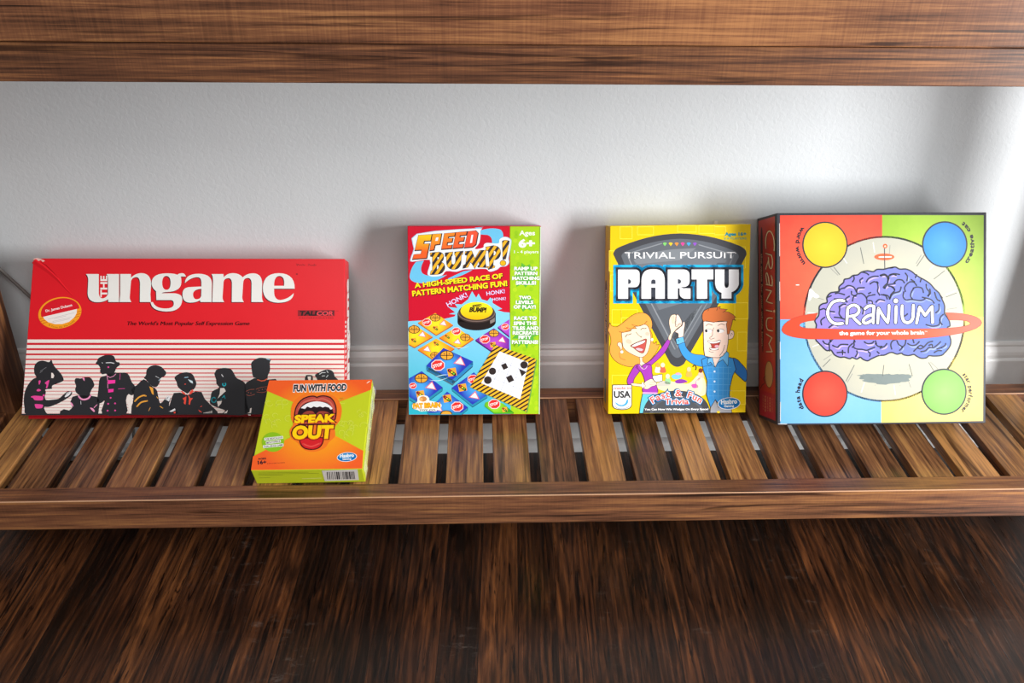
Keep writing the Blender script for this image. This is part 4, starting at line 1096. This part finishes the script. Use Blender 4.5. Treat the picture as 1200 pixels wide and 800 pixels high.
# man
BL1, BL2 = '3d94d8', '2b6cb0'
shape([(1050,0),(1085,8),(1110,30),(1164,100),(1160,186),(1120,160),(1070,110),(1050,60)], BL2, 6, 5)
a.at(780, 350, 10)
shape([(108,385),(145,352),(170,330),(190,315),(205,272),(222,275),(222,320),(214,360),(202,445),(150,455),(146,410)], SK2, 9)
shape([(112,310),(114,240),(124,192),(148,190),(172,230),(186,262),(190,305),(160,300),(125,330)], SK2, 8)
shape([(118,472),(150,458),(205,444),(212,475),(220,508),(160,530),(128,536)], '66b6e8', 11, 5, False); a.oval(148, 488, 7, 7, '2a6ca8', 12, n=8)
shape([(148,532),(218,512),(235,560),(280,620),(340,650),(440,662),(520,690),(560,760),(440,795),(340,775),(250,720),(195,660),(165,600)], BL1, 7)
a.at(705, 420, 6.857)
shape([(800,10),(850,-12),(905,50),(1010,-12),(1055,0),(1078,90),(1052,140),(1030,230),(1026,300),(1040,345),(960,395),(912,332),(874,395),(840,290),(846,180),(815,90)], BL1, 8, 5, False)
for k in range(5): a.line([(850 + k * 42, 60), (858 + k * 38, 320)], 3, '62aee4', 9)
for k in range(6): a.line([(846, 70 + k * 46), (1040, 74 + k * 46)], 3, '62aee4', 9)
shape([(874,395),(912,332),(938,392),(1040,400),(1046,437),(870,437)], 'a2a3a8', 10, 4, False); a.oval(937, 430, 13, 10, 'f2d43a', 12, n=14)
for y in (105, 185, 266): a.oval(906, y, 8, 8, 'dfeefa', 10, n=10)
a.at(780, 350, 10)
shape([(545,670),(640,690),(600,760),(578,800)], SK2, 10)
shape([(492,700),(545,688),(575,800),(560,790),(525,742),(488,768)], '6cb8ea', 12, 5, False); shape([(578,798),(640,690),(712,615),(738,640),(728,790),(668,715),(620,740)], '6cb8ea', 12, 5, False)
shape([(735,470),(738,395),(762,372),(792,382),(800,420),(785,462),(755,475)], SK2, 11); a.line([(760,440),(770,405),(782,420)], 4, OL, 13, smooth=True)
P = [(440,262),(560,275),(720,265),(738,330),(735,420),(730,520),(712,620),(668,672),(620,692),(540,690),(458,672),(446,600),(442,450)]
a.poly(P, SK2, 13); rim(a, P, 6, OL, 14)
shape([(438,268),(426,230),(428,180),(450,140),(500,115),(530,108),(600,100),(640,92),(632,118),(722,126),(690,148),(740,158),(790,190),(822,222),(800,222),(815,255),(785,245),(775,300),(760,350),(745,412),(720,418),(716,350),(708,300),(722,268),(640,262),(560,278),(480,262)], 'c76d3a', 15, 5, False)
a.line([(500,120),(495,145)], 5, OL, 17); a.line([(610,105),(595,140)], 5, OL, 17); a.line([(690,150),(668,160)], 5, OL, 17)
for x in (500, 640):
    a.oval(x, 378, 42, 24, 'f6f4f2', 15); a.ring(x, 378, 42, 24, 4, OL, 16, a0=180, a1=360); a.oval(x - 26, 378, 15, 17, '33302e', 16, n=14)
a.line([(472,318),(500,298),(545,312)], 6, OL, 16, smooth=True); a.line([(612,315),(650,298),(688,308)], 6, OL, 16, smooth=True)
a.line([(562,342),(548,380),(545,430),(514,460),(530,474),(570,462)], 5, OL, 16, smooth=True)
shape([(495,492),(560,508),(635,485),(630,530),(610,570),(612,598),(540,602),(512,588),(538,566),(520,520)], 'b9453d', 15, 5)
shape([(492,492),(560,506),(638,486),(630,512),(560,526),(512,518)], 'f6f3f0', 17, 3); shape([(512,575),(560,582),(614,574),(604,598),(540,602)], 'f6f3f0', 17, 3); a.oval(598, 558, 26, 16, 'efb4c4', 17, n=14)
a.line([(505,612),(535,628),(560,625)], 4, OL, 16, smooth=True); a.line([(690,545),(672,610),(630,668)], 5, OL, 16, smooth=True)
a.at(0, 0, 1)
a.done('people_picture', 'cartoon red-haired woman and man in a blue shirt slapping hands')
a.at(705, 420, 6.857)
a.svg("M330,437 Q345,330 430,290 Q600,225 760,285 Q860,330 872,437 Z", '45464b', 12); a.svg("M385,437 Q400,360 470,325 Q600,275 730,322 Q810,360 822,437 Z", '5b5e64', 13); a.svg("M410,437 Q425,375 485,345 Q600,300 715,342 Q785,375 798,437 Z", '4e5156', 14)
for bo, c_, ly in ((.17, '12507e', 15), (.115, '2f8cc4', 16), (.075, 'f2f4f6', 17), (.022, 'e2564a', 18)):
    a.arc_text('Fast & Fun', 600, 640, 338, -124, -56, 54, c_, ly, bo); a.text('Trivia', (505, 365), (697, 365), 46, c_, ly, bo)
a.text('You Can Now Win Wedges On Every Space!', (345, 413), (855, 413), 15, 'f2f2f2', 19, .04)
a.done('slogan', 'red slogan with white and blue edges over a grey wheel')
a.at(705, 420, 6.857)
B = svg("M88,210 H240 V370 Q235,408 160,408 Q90,405 88,370 Z")[0]
a.poly(B, 'f6f6f4', 12); rim(a, B, 6, '2c3038', 13)
a.text('made in', (98, 247), (232, 244), 22, 'e05a4a', 14, .02, .15); a.text('USA', (101, 312), (229, 310), 54, '26262a', 14, .035)
a.svg("M105,345 Q130,365 165,355 Q200,345 208,320 Q225,365 175,380 Q125,388 105,345 Z", '3aa4dc', 14); a.svg("M122,352 Q160,368 198,336 Q190,368 160,370 Q135,370 122,352 Z", 'f6f6f4', 15)
a.line([(100,378),(130,396),(160,400),(195,396),(226,380)], 4, '6a6e78', 15, smooth=True)
a.done('shield_badge')
a.at(705, 420, 6.857)
publisher_oval(a, 1022, 362, 86, 44, 15)
a.done('publisher_logo')
s = Art(g, ((708, 267), (715, 265), (712.5, 484.5), (706.5, 477)), [(Q[0][0], 0, Q[0][1]), (Q[0][0], -T_, Q[0][1]), (Q[3][0], -T_, Q[3][1]), (Q[3][0], 0, Q[3][1])], (-1, 0, 0))
s.blob([(709.2,335),(710.6,345),(710.8,395),(710.0,409),(708.8,396),(708.2,345)], '3c3d42', 1, 4)
s.text('TRIVIAL PURSUIT PARTY', (708.9, 346), (708.7, 398), 1.4, 'eceae0', 2, .06)
s.done('side_title')
s.poly([(708.0,446),(709.6,448),(709.3,474),(707.8,470)], '3c8c8a', 1)
s.done('side_mark')
box_obj('paper_tab', (.0545, .0600, -.004, -.001, .252, .2575), ink('e6e2da'), g, .0005)['label'] = 'small white tab at the top edge'

# ================================================================== square box with a brain
Q = ((-.1385, .2718), (.1331, .2724), (.1376, .0008), (-.1349, .0004))
T_ = .0859
g = box_root('board_game', 'large square four-coloured game box with a purple brain in an orange ring', .6815, .13792, -.003, .46334)
BLK = card_mat('dark_edge_card', '2b2d35', 0.4); MAR = card_mat('maroon_card', 'c43a2c', 0.34)
slab('lid', Q, -T_, -.003, BLK, g, .0007)
slab('tray', Q, -T_ + .003, 0.0, BLK, g, .0005, .0014)
PXC = ((910, 250), (1156, 249), (1155, 495), (911, 497))
a = Art(g, PXC, [(x, -T_, z) for x, z in Q], (0, -1, 0))
def rad(c0, c1, p, r0, r1, mt=.0):
    q = a.loc(p); return ink_radial(c0, c1, q[0], q[1], r0, r1, mt)
a.poly([(914,252.6),(1033.6,252.2),(1033,373),(914.2,373.8)], rad('ea6446', 'dd4030', (975, 330), .01, .11, .5), 1)
a.poly([(1033.6,252.2),(1152.6,252.4),(1152.4,371),(1033,372)], rad('b2cc4c', '86ae30', (1100, 345), .02, .12, .5), 1)
a.poly([(914.2,373.8),(1033,373),(1032.4,494.2),(914.4,495)], rad('7cb4e0', '5c9fd6', (990, 440), .02, .12, .5), 1)
a.poly([(1033,372),(1152.4,371),(1151.8,492.4),(1032.4,494.2)], rad('ecd878', 'e4c658', (1090, 450), .02, .12, .5), 1)
for p, q in (((913.4,262),(913.6,300)), ((913.6,330),(913.8,352)), ((914.2,400),(914.2,420)), ((914.6,470),(914.4,492)), ((912,495.4),(922,495.6))): a.line([p, q], .7, 'c8c2bc', 2)
a.done('cover_print', 'red, lime, sky blue and yellow quarters')
a.oval(1036, 373.3, 95.2, 96.8, '2b3038', 1, n=72); a.oval(1036, 373.3, 92.8, 94.6, rad('c6c1a8', 'b0b0a2', (1050, 380), .03, .105, .5), 2, n=72)
for k in range(28):
    t = 2 * math.pi * (k + .35) / 28
    if k % 3 == 1: continue
    r0, r1 = (74, 86) if k % 2 else (78, 90)
    a.line([(1036 + r0 * math.cos(t), 373 + r0 * math.sin(t)), (1036 + r1 * math.cos(t), 373 + r1 * math.sin(t))], .8, '8d8f88' if k % 2 else 'f4f1e4', 3, caps=False)
for p, q in (((977,313),(984,322)), ((1008,290),(1012,309)), ((1074,312),(1083,299)), ((1094,327),(1107,317)), ((1108,348),(1121,343)), ((964,429),(973,420)), ((991,446),(1001,427)), ((1034,440),(1035.5,427)), ((1069,440),(1065,426)), ((1094,434),(1088,424))): a.line([p, q], .9, '6c706c', 4, caps=False)
a.blob([(949,338),(955,343),(960,347),(956,349),(952,347),(949,352),(947,349)], 'f4f2ee', 4, 3); a.line([(933,333.6),(936,333.6)], 1.1, 'fbe8e0', 2)
rnd = random.Random(4)
P = []
for k in range(60):
    t = 2 * math.pi * k / 60; j = rnd.uniform(.86, 1.08)
    P.append((1038 + 33 * j * math.cos(t), 442 + 6.2 * j * math.sin(t) - 1.5 * math.cos(2 * t)))
a.poly(P, '74807e', 4)
for k in range(40): a.oval(rnd.uniform(1008, 1068), 442 + rnd.gauss(0, 3.6), .5, .4, '74807e', 4, n=5)
a.line([(1036.2, 291), (1036.6, 316)], 1.0, '3a3c44', 4); a.oval(1037, 288.4, 2.7, 2.7, 'ee6038', 5, n=16); a.oval(1037, 288.6, 1.1, 1.1, 'f6c8a8', 6, n=10)
a.oval(1036, 301, 11.8, 4, 'ee6038', 5, n=26); a.line([(1030, 301.2), (1044, 301)], 1.6, 'f8ded0', 6); a.line([(1036.3, 297), (1036.4, 305)], .9, '3a3c44', 7)
a.done('dial_print', 'pale clock-like disc with a dark rim and small orange antenna')
# brain
def C3(l): return [(940 + x / 8, 300 + y / 8) for x, y in l]
def C4(l): return [(1030 + x / 8, 300 + y / 8) for x, y in l]
def C5(l): return [(910 + x / 9.6, 350 + y / 9.6) for x, y in l]
def C6(l): return [(1030 + x / 9.6, 350 + y / 9.6) for x, y in l]
outl = C3([(342,328),(345,285),(385,248),(395,218),(440,208),(475,182),(520,175),(555,150),(610,138),(665,146),(700,125),(760,124),(810,112),(850,108)]) \
     + C4([(100,112),(150,103),(192,122),(250,122),(300,142),(345,178),(390,205),(440,232),(480,262),(520,308),(560,345),(585,395),(612,460),(612,520),(618,548),(652,595),(664,650),(640,672)]) \
     + C6([(800,440),(806,490),(790,540),(740,600),(700,632),(620,640),(560,636),(530,660),(470,664),(420,640),(390,622),(330,634),(275,625),(250,608),(200,618),(150,600),(120,602),(95,612),(60,628),(10,632)]) \
     + C5([(1130,640),(1060,672),(1020,692),(970,675),(940,652),(900,672),(850,655),(820,668),(760,650),(710,652),(650,625),(610,572),(560,576),(500,520),(460,480),(440,450)]) \
     + C3([(128,680),(132,640),(118,600),(150,560),(158,520),(160,470),(190,445),(232,432),(230,385),(262,345),(305,336)])
Pb = catmull(outl, True, 4)
qa, qb = a.loc((950, 360)), a.loc((1105, 360))
BR = ink_grad('8c7acc', '5570c0', (1, 0), qa[0], qb[0], .45)
a.poly(Pb, BR, 6); rim(a, Pb, 1.7, '2a2d3a', 7)
G = [C3(l) for l in (
 [(390,300),(430,275),(480,290),(505,330)], [(385,298),(355,310),(345,330)], [(510,330),(520,300),(580,295)], [(505,330),(520,350),(560,350),(600,390),(605,440)],
 [(545,250),(540,225),(565,205)], [(480,180),(485,215),(470,240)], [(600,240),(620,210),(665,190),(710,188)], [(635,260),(670,240),(710,250)],
 [(700,240),(710,290),(705,330),(725,365)], [(560,150),(600,160),(620,175)], [(735,185),(775,178),(800,210),(800,240)], [(800,250),(760,290),(775,300)],
 [(820,180),(850,170),(878,180)], [(810,280),(850,290),(865,320)], [(460,330),(465,360),(500,375)], [(395,360),(340,345),(310,350)],
 [(440,375),(405,400),(420,430)], [(470,420),(480,380),(510,360)], [(300,400),(330,400)], [(600,390),(625,370),(680,360)],
 [(690,430),(720,405),(770,415)], [(760,360),(800,370),(820,400)], [(620,415),(650,420),(660,450)], [(170,500),(200,490),(220,500)],
 [(260,515),(300,520)], [(345,470),(350,500),(345,540),(370,575)], [(350,470),(380,450),(405,450)], [(180,640),(175,600),(210,570)], [(250,665),(290,640),(330,650)],
 [(300,570),(350,575),(400,590)], [(545,470),(570,500),(565,540)], [(235,385),(270,370)], [(640,340),(620,350)], [(860,330),(830,360),(825,390)])]
G += [C4(l) for l in (
 [(10,180),(50,170),(85,200),(80,245)], [(90,215),(95,180),(140,165),(190,172)], [(245,160),(265,190),(260,230)], [(140,250),(170,222),(215,225),(235,250)], [(50,300),(75,270),(120,262),(150,255)],
 [(115,285),(145,310)], [(205,290),(190,330),(130,350),(95,400)], [(245,330),(240,290),(280,245),(325,245),(350,275)], [(230,335),(225,380),(250,410),(300,405),(385,415),(430,400)],
 [(320,300),(355,290),(400,300),(415,340)], [(320,305),(300,340),(295,375),(310,400)], [(330,240),(300,220)], [(440,265),(445,300),(470,340),(460,375)], [(475,310),(480,350),(455,370)],
 [(405,385),(450,395),(490,410),(515,440)], [(520,340),(540,400),(570,420)], [(560,450),(560,500),(530,530)], [(20,360),(60,370),(75,400)], [(600,545),(575,570),(570,610),(590,640)], [(590,390),(575,370)],
 [(440,640),(500,655),(560,640),(570,590)], [(240,560),(265,540)], [(350,175),(340,200)], [(395,210),(385,240)])]
G += [C5(l) for l in (
 [(520,470),(545,500),(590,510)], [(595,580),(590,520),(590,490),(630,450)], [(630,520),(680,540),(720,510),(800,510)], [(680,600),(740,595),(770,600)], [(740,575),(742,620)], [(805,600),(810,540),(850,500)],
 [(870,545),(900,560),(960,565),(1010,575),(1050,560),(1100,540)], [(865,480),(870,520),(850,540)], [(900,580),(905,610),(885,645)], [(1030,590),(1050,610),(1045,640)], [(985,480),(1020,500),(1070,495),(1090,475)],
 [(1110,500),(1140,530),(1180,530)], [(1130,590),(1150,610)], [(870,455),(880,480)], [(600,460),(610,480)], [(1110,470),(1120,500)])]
G += [C6(l) for l in (
 [(10,550),(60,530),(85,500)], [(140,560),(130,510),(150,470),(190,455)], [(200,470),(220,510),(260,540),(230,575)], [(255,545),(290,510),(300,460)], [(320,500),(360,520),(410,515),(450,480)],
 [(390,585),(430,550),(460,560),(500,540),(550,490),(600,475)], [(470,590),(520,580),(560,545),(610,545),(660,510),(690,480)], [(620,600),(660,580),(700,580)], [(700,545),(740,520),(748,500)], [(430,540),(460,520),(490,530)], [(560,520),(590,510),(600,530)], [(380,455),(390,490)], [(650,560),(700,545)])]
for l in G: a.line(l, 1.75, '2e3140', 8, smooth=True, taper=False)
for l in G[::2]:
    m = [(x + 1.2, y + 1.9) for x, y in l]; a.line(m, 1.7, 'b6a4e8' if m[0][0] < 1050 else '8c9cdc', 7, smooth=True, taper=True)
a.done('brain_picture', 'purple-blue brain with dark folds')
RG = vfade(a, 'dc4428', 'd8604c', (1000, 385), (1150, 378), .3, mid='e0522e')
ringp = svg("M 958,366.4 Q 918,371 916,386 Q 918,395 950,396.6 L1000,397.2 L1060,397.4 Q1148,392 1150.4,378 Q1148,366.6 1108,366.2 L1112,374.6 Q1136,374 1137,379 Q1134,383.4 1100,384.6 L1000,385.6 L 945,384.2 Q935,382.4 937,379.6 Q940,376 954,374.8 Z", 8)[0]
a.poly(ringp, RG, 10); rim(a, ringp, .6, 'a83c2c', 11)
a.text('the game for your whole brain', (983.2, 391.9), (1082.4, 391.3), 4.5, 'faf2ee', 12, .03); a.text('TM', (1083.4, 388.6), (1086.4, 388.6), 1.2, 'faf2ee', 12)
a.done('ring_picture', 'orange ring with small white lettering')
def S3(l): return [(940 + x / 8, 300 + y / 8) for x, y in l]
STR = [S3(l) for l in ([(388,418),(345,412),(285,432),(245,490),(238,545),(262,600),(310,630),(375,628)],
  [(425,480),(420,560),(415,628)], [(425,490),(450,466),(490,458),(525,480),(528,520),(500,550),(445,562)], [(470,562),(505,600),(540,632)],
  [(588,490),(620,466),(668,466)], [(670,468),(664,560),(664,622)], [(660,545),(610,560),(575,590),(572,615),(600,626),(655,596)],
  [(705,625),(712,485)], [(712,487),(755,560),(800,622)], [(800,622),(808,540),(812,462)],
  [(878,472),(873,620)], [(935,465),(935,560),(955,610),(995,620),(1030,590),(1038,530),(1040,460)],
  [(1070,625),(1098,475)], [(1098,475),(1150,555)], [(1150,555),(1215,470)], [(1215,470),(1220,620)])]
DOT = (940 + 875 / 8, 300 + 418 / 8)
for l in STR:
    a.line(l, 4.9, '2a2d3a', 12, smooth=True); a.line(l, 3.1, 'fbfaf8', 13, smooth=True)
a.oval(DOT[0], DOT[1], 3.6, 3.6, '2a2d3a', 12, n=20); a.oval(DOT[0], DOT[1], 2.6, 2.6, 'fbfaf8', 13, n=20)
a.done('title_lettering', 'white hand-drawn title letters over the brain')
for (cx, cy, c0, c1) in ((966.6, 286.9, 'f0c030', 'e8b024'), (1106.9, 286.5, '4498da', '2c82cc'), (966.5, 460.4, 'e4503c', 'd83a2c'), (1106, 458.3, '8cba66', '78aa52')):
    a.oval(cx, cy, 26.7, 27.1, '2b3038', 5, n=48); a.oval(cx, cy, 25, 25.4, rad(c0, c1, (cx, cy), .0, .028, .5), 6, n=48)
    a.done('corner_circle')
TX = '231f28'
a.arc_text('word worm', 966.6, 286.9, 34.2, 218, 138, 5.0, TX, 5, .045, inward=True)
a.done('circle_caption')
a.arc_text('creative cat', 1106.9, 286.5, 34.4, 40, -50, 5.0, TX, 5, .045, inward=True)
a.done('circle_caption')
a.arc_text('data head', 966.5, 460.4, 29.6, 146, 212, 5.0, TX, 5, .045)
a.done('circle_caption')
a.arc_text('star performer', 1106, 458.3, 29.2, -42, 48, 5.0, TX, 5, .045)
a.done('circle_caption')
# left side
s = Art(g, ((886.5, 258), (910, 250), (911, 497), (886, 489)), [(Q[0][0], -.003, Q[0][1]), (Q[0][0], -T_, Q[0][1]), (Q[3][0], -T_, Q[3][1]), (Q[3][0], -.003, Q[3][1])], (-1, 0, 0))
s.poly([(888.0,260.6),(908.0,253.4),(908.6,491.6),(887.6,485.8)], MAR, 1)
s.poly([(888.0,455),(908.6,459),(908.6,491.6),(887.6,485.8)], 'b82a3c', 2)
s.blob([(891.2,268),(892.8,272),(893.0,300),(893.4,360),(893.4,398),(892.6,410),(891.4,396),(890.6,340),(890.4,290)], '2a1414', 2, 4)
s.text('the game for your whole brain', (890.7, 296), (891.0, 402), 2.0, 'd8b488', 3, .02)
def side(l): return [(896.6 + (379 - y) * 10.6 / 27.0, 268.5 + (x - 968.0) / (1093.0 - 968.0) * 140.5) for x, y in l]
for l in STR: s.line(side(l), 1.9, '2a1010', 2, smooth=True); s.line(side(l), 1.25, 'ead2a6', 3, smooth=True)
d = side([DOT])[0]; s.oval(d[0], d[1], 1.0, 1.6, 'ead2a6', 3, n=14)
s.oval(900.4, 435.5, 5.6, 16.4, '3a1a14', 2); s.oval(900.4, 435.5, 5.0, 15.6, 'c8985c', 3)
s.line([(895.6, 438), (893.4, 441), (894.8, 446), (891.6, 449), (889.6, 453)], .8, '2a1414', 3, smooth=True)
rnd = random.Random(8)
for i, x in enumerate((892.4, 895.4, 898.4, 901.4, 904.4)):
    y = 461 + i * .8
    while y < 480:
        L_ = rnd.uniform(1.5, 4.5); s.line([(x, y), (x + .1, min(y + L_, 482))], .8, 'd8b078' if i % 2 else 'c07a5c', 3, caps=False); y += L_ + 1.1
s.done('side_title', 'dark red side panel with cream lettering reading downwards')

# ------------------------------------------------------------------ cable on the wall
cu = bpy.data.curves.new('power_cable', 'CURVE'); cu.dimensions = '3D'; cu.bevel_depth = .0024; cu.bevel_resolution = 3
sp = cu.splines.new('POLY'); pts = [(-.60, .2480, .330), (-.56, .2475, .2815), (-.4831, .247, .181), (-.4522, .2455, .1396), (-.40, .2425, .068), (-.37, .2370, .020), (-.355, .2305, -.02), (-.345, .2270, -.07), (-.35, .2270, FZ + .012), (-.37, .2270, FZ + .0028), (-.42, .2275, FZ + .0022), (-.60, .2275, FZ + .0022)]
sp.points.add(len(pts) - 1)
for p, q in zip(sp.points, pts): p.co = (*q, 1)
m, nt, bs = newmat('cable_grey'); bs.inputs['Base Color'].default_value = lin('6e6a66'); bs.inputs['Roughness'].default_value = .35
tmp = bpy.data.objects.new('power_cable', cu); me = bpy.data.meshes.new_from_object(tmp); bpy.data.objects.remove(tmp)
me.materials.clear()
o = link('power_cable', me, None, (m,))
tag(o, 'thin dark grey cable slanting down the wall behind the wide red box', 'cable')
